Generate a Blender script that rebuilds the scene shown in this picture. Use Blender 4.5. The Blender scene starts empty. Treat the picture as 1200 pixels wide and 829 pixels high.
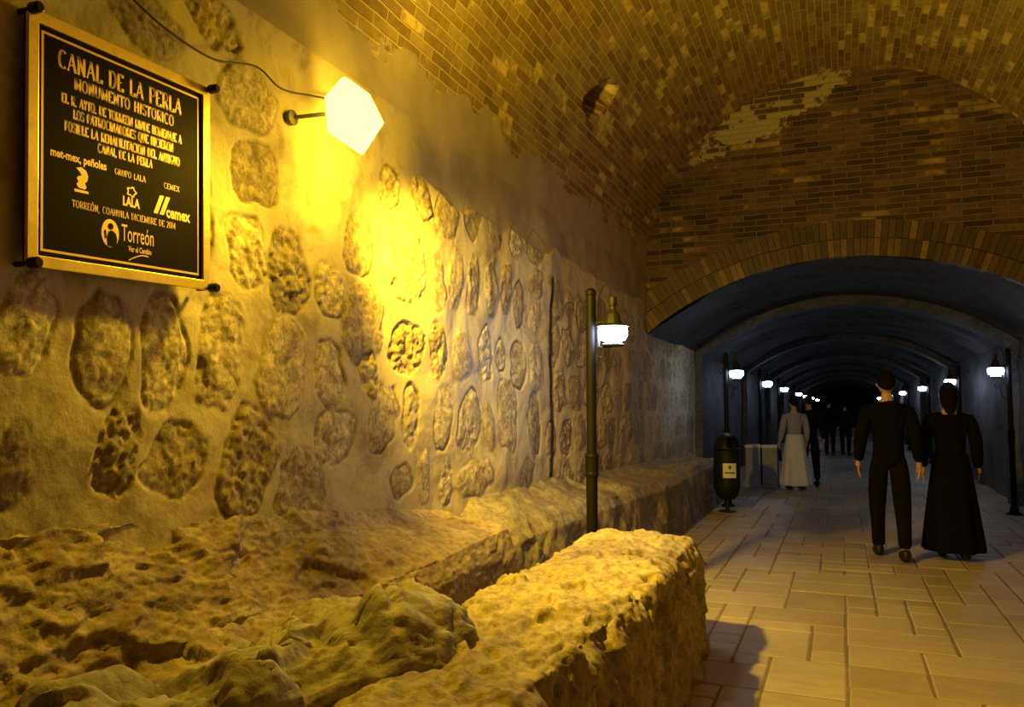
import bpy, bmesh, math, random
import numpy as np
from mathutils import Vector, Matrix

D = bpy.data
scene = bpy.context.scene
COL = scene.collection
random.seed(7)

# ------------------------------------------------------------------ camera, world, exposure
CAM_H = 1.45
F_PX = 950.0
PITCH = math.atan(63.5 / F_PX)
YAW = math.atan(385 * math.cos(PITCH) / F_PX)
cd = D.cameras.new('camera')
cd.sensor_width = 36.0
cd.sensor_fit = 'HORIZONTAL'
cd.lens = F_PX / 1200 * 36
cd.clip_end = 300
cam = D.objects.new('camera', cd)
cam.location = (0, 0, CAM_H)
cam.rotation_euler = (math.pi / 2 + PITCH, 0, YAW)
COL.objects.link(cam)
scene.camera = cam

w = D.worlds.new('night')
scene.world = w
w.use_nodes = True
w.node_tree.nodes['Background'].inputs[0].default_value = (0.02, 0.03, 0.06, 1)
w.node_tree.nodes['Background'].inputs[1].default_value = 0.15
vs = scene.view_settings
vs.view_transform = 'Standard'
vs.look = 'None'
vs.exposure = 0.0
vs.gamma = 1.0
vs.use_curve_mapping = False
scene.cycles.max_bounces = 6
scene.cycles.diffuse_bounces = 4
scene.cycles.sample_clamp_indirect = 3.0

FLOOD_STRENGTH = 20.0
FLOOD_SPOT = 560.0
FLOOD_GRAZE = 860.0
FLOOD_BACK = 130.0
FLOOD_UP = 800.0
FLOOD_POINT = 46.0
FLOOD_COLOR = (1.0, 0.62, 0.03)
LED_STRENGTH = 56.0
LED_COLOR = (0.62, 0.74, 1.0)

# picks from the picture onto real planes of the tunnel
_f = np.array([-math.sin(YAW) * math.cos(PITCH), math.cos(YAW) * math.cos(PITCH), math.sin(PITCH)])
_r = np.array([math.cos(YAW), math.sin(YAW), 0])
_u = np.cross(_r, _f)
_c = np.array([0, 0, CAM_H])


def on_plane(x, y, axis, val):
    d = _f + _r * (x - 600) / F_PX + _u * (414.5 - y) / F_PX
    return _c + d * ((val - _c[axis]) / d[axis])


# ------------------------------------------------------------------ noise
def _hash(i, j, k, s=0):
    n = (i * 374761393 + j * 668265263 + k * 2147483647 + s * 1274126177) & 0xFFFFFFFF
    n = ((n ^ (n >> 13)) * 1274126177) & 0xFFFFFFFF
    n = ((n ^ (n >> 16)) * 2246822519) & 0xFFFFFFFF
    return ((n ^ (n >> 15)) & 0xFFFFFF) / float(0xFFFFFF)


def vnoise(P, s=0):
    I = np.floor(P).astype(np.int64)
    t = P - I
    t = t * t * (3 - 2 * t)
    r = 0
    for a in (0, 1):
        wx = t[..., 0] if a else 1 - t[..., 0]
        for b in (0, 1):
            wy = t[..., 1] if b else 1 - t[..., 1]
            for c in (0, 1):
                wz = t[..., 2] if c else 1 - t[..., 2]
                r = r + wx * wy * wz * _hash(I[..., 0] + a, I[..., 1] + b, I[..., 2] + c, s)
    return r * 2 - 1


def fbm(P, freq=1.0, octs=4, s=0, gain=0.5):
    r = 0
    a = 1
    for o in range(octs):
        r = r + a * vnoise(P * freq + 17.3 * o, s + o)
        freq *= 2.03
        a *= gain
    return r


def facet(P, freq, s=0, tilt=0.6, sharp=42.0):
    """broken-rock noise: each nearest cell is a plane of its own height and slope"""
    Q = P * freq
    I = np.floor(Q).astype(np.int64)
    wsum = np.zeros(Q.shape[:-1])
    out = np.zeros(Q.shape[:-1])
    for a in (-1, 0, 1):
        for b in (-1, 0, 1):
            for c in (-1, 0, 1):
                i, j, k = I[..., 0] + a, I[..., 1] + b, I[..., 2] + c
                px = i + _hash(i, j, k, s + 1)
                py = j + _hash(i, j, k, s + 2)
                pz = k + _hash(i, j, k, s + 3)
                dx, dy, dz = Q[..., 0] - px, Q[..., 1] - py, Q[..., 2] - pz
                d = dx * dx + dy * dy + dz * dz
                h = (_hash(i, j, k, s + 4) * 2 - 1) + tilt * (dx * (_hash(i, j, k, s + 5) * 2 - 1) + dy * (_hash(i, j, k, s + 6) * 2 - 1) + dz * (_hash(i, j, k, s + 7) * 2 - 1)) * 2
                wgt = np.exp(-sharp * d) + 1e-12
                out += wgt * h
                wsum += wgt
    return out / wsum


# ------------------------------------------------------------------ mesh helpers
def link(o, parent=None):
    COL.objects.link(o)
    if parent is not None:
        o.parent = parent
    return o


def tag(o, label=None, cat=None, group=None, kind=None):
    if label:
        o['label'] = label
    if cat:
        o['category'] = cat
    if group:
        o['group'] = group
    if kind:
        o['kind'] = kind
    return o


def empty(name, loc=(0, 0, 0), label=None, cat=None, group=None, rz=0):
    o = D.objects.new(name, None)
    o.location = loc
    o.rotation_euler.z = rz
    o.empty_display_size = 0.1
    link(o)
    return tag(o, label, cat, group)


def grid_mesh(name, P, mat, parent=None, closed_v=False, attrs=None, uv=None, smooth=True, keep=None, flip=False):
    n, m = P.shape[:2]
    idx = np.arange(n * m).reshape(n, m)
    if closed_v:
        idx = np.concatenate([idx, idx[:, :1]], axis=1)
    a, b, c, d = idx[:-1, :-1], idx[1:, :-1], idx[1:, 1:], idx[:-1, 1:]
    q = np.stack([a, b, c, d] if not flip else [a, d, c, b], -1).reshape(-1, 4)
    if keep is not None:
        q = q[keep.reshape(-1)]
    me = D.meshes.new(name)
    me.vertices.add(n * m)
    me.vertices.foreach_set('co', P.reshape(-1).astype(np.float32))
    me.loops.add(len(q) * 4)
    me.loops.foreach_set('vertex_index', q.reshape(-1).astype(np.int32))
    me.polygons.add(len(q))
    me.polygons.foreach_set('loop_start', np.arange(0, len(q) * 4, 4, dtype=np.int32))
    me.update(calc_edges=True)
    me.polygons.foreach_set('use_smooth', np.full(len(q), smooth))
    for k, v in (attrs or {}).items():
        at = me.attributes.new(k, 'FLOAT', 'POINT')
        at.data.foreach_set('value', v.reshape(-1).astype(np.float32))
    if uv is not None:
        l = me.uv_layers.new(name='UVMap')
        l.data.foreach_set('uv', uv.reshape(-1, 2)[q.reshape(-1)].reshape(-1).astype(np.float32))
    me.materials.append(mat)
    return link(D.objects.new(name, me), parent)


def grid_normals(P, closed_v=False):
    du = np.gradient(P, axis=0)
    if closed_v:
        dv = np.roll(P, -1, 1) - np.roll(P, 1, 1)
    else:
        dv = np.gradient(P, axis=1)
    N = np.cross(du, dv)
    return N / (np.linalg.norm(N, axis=-1, keepdims=True) + 1e-9)


def bm_obj(name, bm, mat, parent=None, smooth=False, bevel=0):
    me = D.meshes.new(name)
    bmesh.ops.recalc_face_normals(bm, faces=bm.faces)
    bm.to_mesh(me)
    bm.free()
    if smooth:
        me.polygons.foreach_set('use_smooth', [True] * len(me.polygons))
    me.materials.append(mat)
    o = link(D.objects.new(name, me), parent)
    if bevel:
        b = o.modifiers.new('bevel', 'BEVEL')
        b.width = bevel
        b.segments = 2
        b.limit_method = 'ANGLE'
    return o


def box(bm, c, s, rot=None):
    vs_ = []
    for x in (-.5, .5):
        for y in (-.5, .5):
            for z in (-.5, .5):
                v = Vector((x * s[0], y * s[1], z * s[2]))
                if rot is not None:
                    v = rot @ v
                vs_.append(bm.verts.new(v + Vector(c)))
    for f in ((0, 1, 3, 2), (4, 6, 7, 5), (0, 4, 5, 1), (2, 3, 7, 6), (0, 2, 6, 4), (1, 5, 7, 3)):
        bm.faces.new([vs_[i] for i in f])


def lathe(bm, prof, c=(0, 0, 0), n=20, axis='z'):
    rings = []
    for r, z in prof:
        ring = []
        for k in range(n):
            a = 2 * math.pi * k / n
            p = (r * math.cos(a), r * math.sin(a), z)
            if axis == 'x':
                p = (z, r * math.cos(a), r * math.sin(a))
            if axis == 'y':
                p = (r * math.cos(a), z, r * math.sin(a))
            ring.append(bm.verts.new(Vector(p) + Vector(c)))
        rings.append(ring)
    for r0, r1 in zip(rings, rings[1:]):
        for k in range(n):
            bm.faces.new((r0[k], r0[(k + 1) % n], r1[(k + 1) % n], r1[k]))
    bm.faces.new(rings[0])
    bm.faces.new(rings[-1])


def tube(bm, pts, r, n=8):
    pts = [Vector(p) for p in pts]
    rr = r if isinstance(r, (list, tuple)) else [r] * len(pts)
    t0 = (pts[1] - pts[0]).normalized()
    up = Vector((0, 0, 1)) if abs(t0.z) < .9 else Vector((1, 0, 0))
    side = t0.cross(up).normalized()
    rings = []
    for i, p in enumerate(pts):
        t = (pts[min(i + 1, len(pts) - 1)] - pts[max(i - 1, 0)]).normalized()
        side = (side - t * side.dot(t)).normalized()
        nn = t.cross(side)
        rings.append([bm.verts.new(p + (side * math.cos(2 * math.pi * k / n) + nn * math.sin(2 * math.pi * k / n)) * rr[i]) for k in range(n)])
    for r0, r1 in zip(rings, rings[1:]):
        for k in range(n):
            bm.faces.new((r0[k], r0[(k + 1) % n], r1[(k + 1) % n], r1[k]))
    bm.faces.new(rings[0])
    bm.faces.new(rings[-1])


# ------------------------------------------------------------------ materials
class NT:
    def __init__(s, name):
        s.m = D.materials.new(name)
        s.m.use_nodes = True
        s.t = s.m.node_tree
        s.b = s.t.nodes['Principled BSDF']
        s.b.inputs['Specular IOR Level'].default_value = 0.3

    def n(s, ty, **kw):
        nd = s.t.nodes.new(ty)
        for k, v in kw.items():
            if k.startswith('_'):
                setattr(nd, k[1:], v)
            else:
                nd.inputs[k.replace('__', ' ')].default_value = v
        return nd

    def l(s, a, b):
        s.t.links.new(a, b)

    def coord(s, kind='Object'):
        return s.n('ShaderNodeTexCoord').outputs[kind]

    def noise(s, vec, scale, detail=4, rough=.55, dist=0):
        nd = s.n('ShaderNodeTexNoise', Scale=scale, Detail=detail, Roughness=rough, Distortion=dist)
        s.l(vec, nd.inputs['Vector'])
        return nd.outputs['Fac']

    def ramp(s, fac, stops, interp='LINEAR'):
        nd = s.n('ShaderNodeValToRGB')
        nd.color_ramp.interpolation = interp
        e = nd.color_ramp.elements
        while len(e) < len(stops):
            e.new(.5)
        for el, (p, c) in zip(e, stops):
            el.position = p
            el.color = (*c, 1) if len(c) == 3 else c
        s.l(fac, nd.inputs[0])
        return nd.outputs[0]

    def mix(s, fac, a, b, mode='MIX'):
        nd = s.n('ShaderNodeMix', _data_type='RGBA', _blend_type=mode)
        for sock, v in ((0, fac), (6, a), (7, b)):
            if isinstance(v, (int, float)):
                nd.inputs[sock].default_value = v
            elif isinstance(v, tuple):
                nd.inputs[sock].default_value = (*v, 1)
            else:
                s.l(v, nd.inputs[sock])
        return nd.outputs[2]

    def math(s, op, a, b=0.0, clamp=False):
        nd = s.n('ShaderNodeMath', _operation=op, _use_clamp=clamp)
        for i, v in enumerate((a, b)):
            if isinstance(v, (int, float)):
                nd.inputs[i].default_value = v
            else:
                s.l(v, nd.inputs[i])
        return nd.outputs[0]

    def bump(s, h, strength=.5, dist=.01, prev=None):
        nd = s.n('ShaderNodeBump', Strength=strength, Distance=dist)
        s.l(h, nd.inputs['Height'])
        if prev is not None:
            s.l(prev, nd.inputs['Normal'])
        s.l(nd.outputs[0], s.b.inputs['Normal'])
        return nd.outputs[0]

    def color(s, c):
        if isinstance(c, tuple):
            s.b.inputs['Base Color'].default_value = (*c, 1)
        else:
            s.l(c, s.b.inputs['Base Color'])


def simple(name, col, rough=.6, metal=0, spec=.3, var=.0, scale=20, bump=0):
    m = NT(name)
    m.b.inputs['Roughness'].default_value = rough
    m.b.inputs['Metallic'].default_value = metal
    m.b.inputs['Specular IOR Level'].default_value = spec
    if var:
        n = m.noise(m.coord(), scale)
        lo = tuple(c * (1 - var) for c in col)
        hi = tuple(min(1, c * (1 + var)) for c in col)
        m.color(m.ramp(n, [(.3, lo), (.7, hi)]))
        if bump:
            m.bump(n, bump, .01)
    else:
        m.color(col)
    return m.m


def emit(name, col, strength):
    m = NT(name)
    m.color(col)
    m.b.inputs['Emission Color'].default_value = (*col, 1)
    m.b.inputs['Emission Strength'].default_value = strength
    m.m.cycles.emission_sampling = 'FRONT_BACK'
    return m.m


def attr(m, name):
    nd = m.n('ShaderNodeAttribute', _attribute_name=name)
    return nd.outputs['Fac']


def stone_wall_material():
    m = NT('stone_masonry')
    co = m.coord()
    st, tone, crack = attr(m, 'stone'), attr(m, 'tone'), attr(m, 'crack')
    plaster = attr(m, 'plaster')
    big = m.noise(co, 1.3, 5)
    mid = m.noise(co, 9, 6, .65)
    fine = m.noise(co, 55, 5, .7)
    mort = m.ramp(big, [(.3, (.43, .36, .21)), (.55, (.56, .48, .30)), (.75, (.64, .57, .39))])
    mort = m.mix(.35, mort, m.ramp(mid, [(.3, (.25, .2, .14)), (.6, (.7, .63, .5))]), 'MULTIPLY')
    mort = m.mix(.5, mort, (.64, .56, .37))
    stc = m.ramp(m.math('ADD', m.math('MULTIPLY', tone, .6), m.math('MULTIPLY', mid, .5)), [(.2, (.38, .31, .18)), (.5, (.54, .46, .28)), (.8, (.72, .63, .42))])
    stc = m.mix(.5, stc, m.ramp(fine, [(.35, (.3, .26, .2)), (.6, (1, 1, 1))]), 'MULTIPLY')
    blot = m.ramp(m.noise(co, 16, 7, .75, .8), [(.42, (.28, .23, .17)), (.52, (.85, .82, .78)), (.62, (1.25, 1.22, 1.15))])
    stc = m.mix(.75, stc, blot, 'MULTIPLY')
    stain = m.ramp(m.noise(co, 4.5, 7, .7, .5), [(.36, (.62, .56, .48)), (.5, (1, 1, 1))])
    mort = m.mix(.8, mort, stain, 'MULTIPLY')
    c = m.mix(m.math('MULTIPLY', st, .9), mort, stc)
    pl = m.ramp(m.noise(co, 3.0, 5, .6), [(.3, (.26, .21, .15)), (.7, (.42, .355, .265))])
    c = m.mix(plaster, c, pl)
    c = m.mix(crack, c, (.025, .018, .012))
    m.color(c)
    m.b.inputs['Roughness'].default_value = .8
    m.b.inputs['Specular IOR Level'].default_value = .25
    n1 = m.bump(mid, .5, .012)
    m.bump(fine, .35, .005, n1)
    return m.m


def rock_material(name, c0, c1, c2, scale=1.0):
    m = NT(name)
    co = m.coord()
    a = m.noise(co, 3.5 * scale, 6, .6)
    b = m.noise(co, 22 * scale, 6, .7)
    c = m.ramp(a, [(.3, c0), (.5, c1), (.7, c2)])
    c = m.mix(.6, c, m.ramp(b, [(.38, (.30, .26, .22)), (.56, (1, 1, 1))]), 'MULTIPLY')  # this and the next dark mottle paint hole shadows into the rock colour
    hole_shade = m.noise(co, 11 * scale, 5, .7, 1.0)
    c = m.mix(.25, c, m.ramp(hole_shade, [(.36, (.35, .3, .24)), (.46, (1, 1, 1))]), 'MULTIPLY')
    m.color(c)
    m.b.inputs['Roughness'].default_value = .75
    m.b.inputs['Specular IOR Level'].default_value = .3
    n1 = m.bump(a, .4, .03)
    n2 = m.bump(b, .6, .012, n1)
    m.bump(m.noise(co, 90 * scale, 3, .6), .3, .003, n2)
    return m.m


def brick_material(name, tones, mortar, bw=.27, bh=.068, plaster_v=0.0, ms=.006, clump=.35, patch=None, rough=.8, bump=.7, warp=.006):
    m = NT(name)
    uv = m.n('ShaderNodeUVMap').outputs[0]
    co = m.coord()
    wn = m.n('ShaderNodeTexNoise', Scale=4.0, Detail=3.0)
    m.l(co, wn.inputs['Vector'])
    vm = m.n('ShaderNodeVectorMath', _operation='MULTIPLY_ADD')
    m.l(wn.outputs['Color'], vm.inputs[0])
    vm.inputs[1].default_value = (warp * 4, warp * 4, 0)
    m.l(uv, vm.inputs[2])
    bt = m.n('ShaderNodeTexBrick', Color1=(0, 0, 0, 1), Color2=(1, 1, 1, 1), Mortar=(.5, .5, .5, 1), Scale=1.0)
    bt.inputs['Mortar Size'].default_value = ms
    bt.inputs['Mortar Smooth'].default_value = .4
    bt.inputs['Brick Width'].default_value = bw
    bt.inputs['Row Height'].default_value = bh
    m.l(vm.outputs[0], bt.inputs['Vector'])
    v = m.math('ADD', m.math('MULTIPLY', bt.outputs['Color'], 1 - clump), m.math('MULTIPLY', m.ramp(m.noise(co, 2.2, 4, .7), [(.3, (0, 0, 0)), (.7, (1, 1, 1))]), clump))
    c = m.ramp(v, tones)
    mid = m.noise(co, 14, 5, .65)
    c = m.mix(.5, c, m.ramp(mid, [(.3, (.45, .4, .35)), (.6, (1, 1, 1))]), 'MULTIPLY')
    c = m.mix(bt.outputs['Fac'], c, mortar)
    h = m.math('SUBTRACT', m.math('MULTIPLY', mid, .5), bt.outputs['Fac'])
    if patch is not None:
        c = m.mix(m.math('MULTIPLY', patch(m, co), m.ramp(v, [(.30, (.15, .15, .15)), (.34, (1, 1, 1))])), c, (.36, .30, .22))
    if plaster_v:
        sep = m.n('ShaderNodeSeparateXYZ')
        m.l(uv, sep.inputs[0])
        vv = m.math('ADD', sep.outputs[1], m.math('MULTIPLY', m.math('SUBTRACT', m.noise(co, 2.5, 5, .6), .5), .75))
        pm = m.ramp(vv, [(plaster_v, (1, 1, 1)), (plaster_v + .02, (0, 0, 0))])
        pc = m.ramp(m.noise(co, 3.0, 5, .6), [(.3, (.30, .245, .175)), (.7, (.44, .375, .28))])
        c = m.mix(pm, c, pc)
        h = m.math('ADD', m.math('MULTIPLY', h, m.math('SUBTRACT', 1.0, pm)), m.math('MULTIPLY', pm, .3))
    m.color(c)
    m.b.inputs['Roughness'].default_value = rough
    m.bump(h, bump, .012)
    return m.m


M_WALL = stone_wall_material()
M_ROCK = rock_material('pale_rock', (.25, .195, .11), (.40, .33, .20), (.52, .45, .29))
M_BOULDER = rock_material('grey_rock', (.24, .215, .21), (.38, .345, .335), (.52, .48, .46), .8)
M_LEDGE = rock_material('brown_rock', (.20, .145, .08), (.37, .285, .165), (.52, .43, .26))
M_PLINTH = rock_material('rough_plaster', (.19, .155, .11), (.29, .245, .18), (.40, .355, .28))
M_VAULT = brick_material('vault_brick', [(0, (.17, .11, .035)), (.38, (.27, .19, .07)), (.6, (.33, .24, .09)), (.74, (.38, .285, .11)), (.79, (.66, .52, .20)), (1, (.76, .62, .28))], (.46, .37, .18), bw=.26, bh=.072, plaster_v=.34)


def lunette_patch(m, co):
    sep = m.n('ShaderNodeSeparateXYZ')
    m.l(co, sep.inputs[0])
    ex = m.math('ADD', sep.outputs[0], .75)
    ez = m.math('SUBTRACT', sep.outputs[2], 5.12)
    dx = m.math('DIVIDE', m.math('ADD', m.math('MULTIPLY', ex, .89), m.math('MULTIPLY', ez, .45)), 1.05)
    dz = m.math('DIVIDE', m.math('SUBTRACT', m.math('MULTIPLY', ez, .89), m.math('MULTIPLY', ex, .45)), .30)
    d = m.math('ADD', m.math('MULTIPLY', dx, dx), m.math('MULTIPLY', dz, dz))
    d = m.math('ADD', d, m.math('MULTIPLY', m.math('SUBTRACT', m.noise(co, 5, 6, .75), .5), 4.5))
    return m.ramp(d, [(.75, (1, 1, 1)), (.85, (0, 0, 0))])


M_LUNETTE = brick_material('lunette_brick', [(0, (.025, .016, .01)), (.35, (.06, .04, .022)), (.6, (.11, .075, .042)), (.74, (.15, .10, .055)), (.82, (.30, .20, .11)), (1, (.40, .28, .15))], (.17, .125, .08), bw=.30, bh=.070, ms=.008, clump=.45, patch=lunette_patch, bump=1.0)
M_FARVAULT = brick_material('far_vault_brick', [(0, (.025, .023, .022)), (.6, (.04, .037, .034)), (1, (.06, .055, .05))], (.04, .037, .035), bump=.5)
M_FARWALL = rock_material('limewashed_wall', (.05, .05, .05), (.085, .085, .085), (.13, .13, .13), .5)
M_IRON = simple('black_iron', (.012, .012, .013), .45, 0, .3)
M_POLE = simple('dark_pole_paint', (.006, .0055, .0055), .55, 0, .12)
M_LED = emit('lantern_glow', LED_COLOR, LED_STRENGTH)
M_LED_NEAR = emit('lantern_glow_bright', LED_COLOR, LED_STRENGTH * 2.0)
M_FLOOD = emit('flood_glow', FLOOD_COLOR, FLOOD_STRENGTH)
M_HOUSING = simple('grey_housing', (.12, .11, .10), .5, .5)
M_BIN = simple('bin_green_black', (.010, .012, .012), .5, 0, .2)
M_WHITE = simple('white_label', (.75, .75, .75), .5)
M_DARKMARK = simple('label_mark', (.1, .1, .12), .6)
M_STONEBOX = simple('pedestal_concrete', (.24, .25, .27), .8, 0, .3, .15, 12)
M_BENCH = simple('bench_concrete', (.55, .56, .58), .7, 0, .3, .1, 12)
M_CABLE = simple('cable_rubber', (.06, .045, .03), .6)
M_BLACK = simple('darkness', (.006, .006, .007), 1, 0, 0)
M_PLATE = simple('black_plate', (.010, .006, .003), .6, 0, .03)
M_GOLD = simple('gold_letter', (.85, .60, .28), .5, .3, .5)
M_BOLT = simple('dark_bolt', (.03, .022, .012), .35, .6)


def brass():
    m = NT('brass')
    n = m.noise(m.coord(), 9, 5, .6)
    m.color(m.ramp(n, [(.3, (.60, .42, .13)), (.5, (.92, .70, .24)), (.7, (1.0, .80, .32))]))
    m.b.inputs['Metallic'].default_value = .6
    m.l(m.ramp(n, [(.3, (.5, .5, .5)), (.7, (.28, .28, .28))]), m.b.inputs['Roughness'])
    m.bump(n, .2, .01)
    return m.m


M_BRASS = brass()

# ------------------------------------------------------------------ the tunnel shell
XL, XC, RV, ZS = -2.3, 0.08, 2.38, 3.15
XR = XC + RV
Y_END = 10.33
R2, Z2C = 3.9, -0.66            # lower vault: radius and centre height


def low_vault_z(x, dr=0.0):
    return Z2C + math.sqrt((R2 - dr) ** 2 - (x - 0.12) ** 2)


# --- left wall with its stones
PICKS = [(22, 380, 66, 122), (118, 402, 67, 132), (192, 410, 52, 132), (258, 415, 50, 128), (138, 530, 50, 108),
         (207, 535, 66, 82), (12, 550, 50, 100), (294, 115, 71, 80), (300, 200, 60, 72), (290, 292, 44, 86),
         (243, 250, 16, 90), (339, 320, 46, 100), (389, 342, 36, 64), (423, 284, 33, 84), (427, 380, 46, 94),
         (331, 429, 56, 114), (389, 440, 38, 84), (397, 512, 46, 62), (286, 548, 60, 128), (352, 572, 64, 90), (472, 310, 46, 84),
         (459, 220, 20, 50), (491, 232, 18, 52), (519, 253, 28, 58), (552, 254, 19, 50), (579, 274, 18, 42),
         (604, 284, 15, 40), (627, 293, 17, 38), (510, 331, 17, 64), (530, 331, 18, 70), (553, 333, 17, 72),
         (575, 338, 16, 66), (594, 340, 13, 60), (610, 358, 11, 56), (627, 333, 14, 34), (628, 370, 13, 36), (477, 410, 34, 64),
         (510, 410, 18, 64), (538, 415, 21, 56), (571, 414, 19, 56), (591, 415, 11, 38), (610, 428, 15, 58),
         (452, 493, 33, 80), (519, 493, 20, 80), (552, 496, 30, 70), (574, 500, 10, 60), (596, 488, 22, 80),
         (500, 558, 15, 54), (474, 567, 24, 34), (526, 565, 15, 60), (557, 562, 38, 42), (618, 556, 18, 32), (482, 492, 18, 70),
         (75, 250, 40, 110), (438, 440, 22, 46), (628, 430, 14, 60), (628, 500, 14, 70), (170, 20, 90, 70), (255, 30, 60, 50)]


def build_wall_left():
    ys = [-3.0]
    while ys[-1] < 14.0:
        y = ys[-1]
        ys.append(y + (0.05 if y < 1.2 else 0.0085 + max(0, y - 2.5) * 0.0022))
    ys = np.array(ys)
    zs = np.arange(0.3, ZS + .001, 0.0095)
    Y, Z = np.meshgrid(ys, zs, indexing='ij')
    P2 = np.stack([Y, Z, np.zeros_like(Y)], -1)
    warpy = fbm(P2, 5, 3, 11) * .022
    warpz = fbm(P2, 5, 3, 29) * .022
    stones = []
    for cx, cy, pw, ph in PICKS:
        a = on_plane(cx, cy, 0, XL)
        l = on_plane(cx - pw / 2, cy, 0, XL)
        r = on_plane(cx + pw / 2, cy, 0, XL)
        t = on_plane(cx, cy - ph / 2, 0, XL)
        b = on_plane(cx, cy + ph / 2, 0, XL)
        stones.append(((l[1] + r[1]) / 2, a[2], abs(r[1] - l[1]) / 2, abs(t[2] - b[2]) / 2, 1))
    rnd = random.Random(3)
    y_start = on_plane(640, 400, 0, XL)[1]
    for row in range(6):
        zc = .78 + row * .40
        y = y_start + rnd.uniform(0, .2)
        while y < 13.6:
            wd = rnd.uniform(.22, .42)
            ht = rnd.uniform(.28, .36)
            if zc + ht / 2 < 2.85:
                stones.append((y + wd / 2, zc + rnd.uniform(-.03, .03), wd / 2, ht / 2, rnd.uniform(.5, 1)))
            y += wd + rnd.uniform(.05, .11)
    for row in range(6):
        zc = .8 + row * .42
        y = 1.2 - rnd.uniform(0, .2)
        while y > -2.6:
            wd = rnd.uniform(.25, .45)
            stones.append((y - wd / 2, zc, wd / 2, .16, 1))
            y -= wd + .08
    stone = np.zeros_like(Y)
    groove = np.zeros_like(Y)
    tone = np.full_like(Y, .5)
    lift = np.zeros_like(Y)
    rgh = np.full_like(Y, .6)
    for i, (sy, sz, hw, hh, rough) in enumerate(stones):
        sel = slice(*np.searchsorted(ys, [sy - hw * 1.5 - .05, sy + hw * 1.5 + .05]))
        yy = (Y[sel] + warpy[sel] - sy)
        zz = (Z[sel] + warpz[sel] - sz)
        sk = rnd.uniform(-.15, .15)
        yy = yy + sk * zz
        p = rnd.choice([2.4, 3.0, 3.8])
        taper = 1 + rnd.uniform(-.2, .2) * zz / hh
        d = (np.abs(yy / (hw * np.clip(taper, .5, 1.5))) ** p + np.abs(zz / hh) ** p) ** (1 / p)
        poly = np.maximum(np.abs(yy / hw * math.cos(sk * 3) + zz / hh * math.sin(sk * 3)), np.abs(zz / hh * math.cos(sk * 3) - yy / hw * math.sin(sk * 3)))
        poly = np.maximum(poly, (np.abs(yy) / hw + np.abs(zz) / hh) * rnd.uniform(.62, .72))
        d = d * .35 + poly * .65 + fbm(P2[sel], 9, 4, 300) * .11
        edge = (1 - d) * min(hw, hh)                      # metres inside the outline
        s = np.clip(edge / .007 + .5, 0, 1)
        stone[sel] = np.maximum(stone[sel], s)
        g = np.exp(-((edge - .002) / .0065) ** 2) * rnd.uniform(.35, 1.1)
        g = g * np.clip(.55 + fbm(P2[sel], 6, 2, i) * .9, 0, 1.2)
        groove[sel] = np.maximum(groove[sel], g)
        tn = rnd.random()
        tone[sel] = np.where(s > .5, tn, tone[sel])
        rgh[sel] = np.where(s > 0, rnd.choice([.25, .4, .7, 1.0]) * (1 if sy < 4.2 else .6), rgh[sel])
        dep = rnd.uniform(-.014, .010)
        lift[sel] = np.where(s > 0, s * (dep + np.clip(edge, 0, .05) * .15), lift[sel])
    rough = facet(P2, 12, 5, .7) * .006 + facet(P2, 32, 9, .9) * .0055 + fbm(P2, 24, 4, 4) * .006
    h = fbm(P2, 1.1, 3, 1) * .03 + fbm(P2, 6, 4, 2) * .0065 + stone * rough * rgh + lift * .6 - groove * .010
    # upper plaster band, smooth and slightly proud, with a ragged lower edge
    edge_z = 2.78 + fbm(P2, 3.0, 4, 40) * .07 - np.clip((3.6 - Y) * .12, 0, .8) * 0
    pl = np.clip((Z - edge_z) / .02, 0, 1) * np.clip((Y - 3.9) / .4, 0, 1)
    h = h * (1 - pl) + pl * (.006 + fbm(P2, 2, 3, 3) * .015)
    h = h * np.clip((ZS - Z) / .15, 0, 1)
    stone = stone * (1 - pl)
    # the long vertical crack
    cr = on_plane(646, 330, 0, XL)
    cb = on_plane(649, 560, 0, XL)
    ce = on_plane(672, 610, 0, XL)
    pts = [(cr[1], cr[2]), (cr[1] + .0, 2.0), (cb[1], cb[2]), (ce[1], ce[2])]
    crack = np.zeros_like(Y)
    for (y0, z0), (y1, z1) in zip(pts, pts[1:]):
        t = np.clip(((Y - y0) * (y1 - y0) + (Z - z0) * (z1 - z0)) / ((y1 - y0) ** 2 + (z1 - z0) ** 2), 0, 1)
        dd = np.hypot(Y + warpy * .6 - (y0 + t * (y1 - y0)), Z - (z0 + t * (z1 - z0)))
        crack = np.maximum(crack, np.clip(1.7 - dd / .036, 0, 1))
    h = h - crack * .006
    # water-worn streak of plaster above, cut line over the plaque
    X = XL + h
    P = np.stack([X, Y, Z], -1)
    o = grid_mesh('wall_left', P, M_WALL, attrs=dict(stone=stone, tone=tone, crack=np.clip(crack * .95 + groove * .62, 0, 1), plaster=pl))
    tag(o, kind='structure')


build_wall_left()


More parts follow.
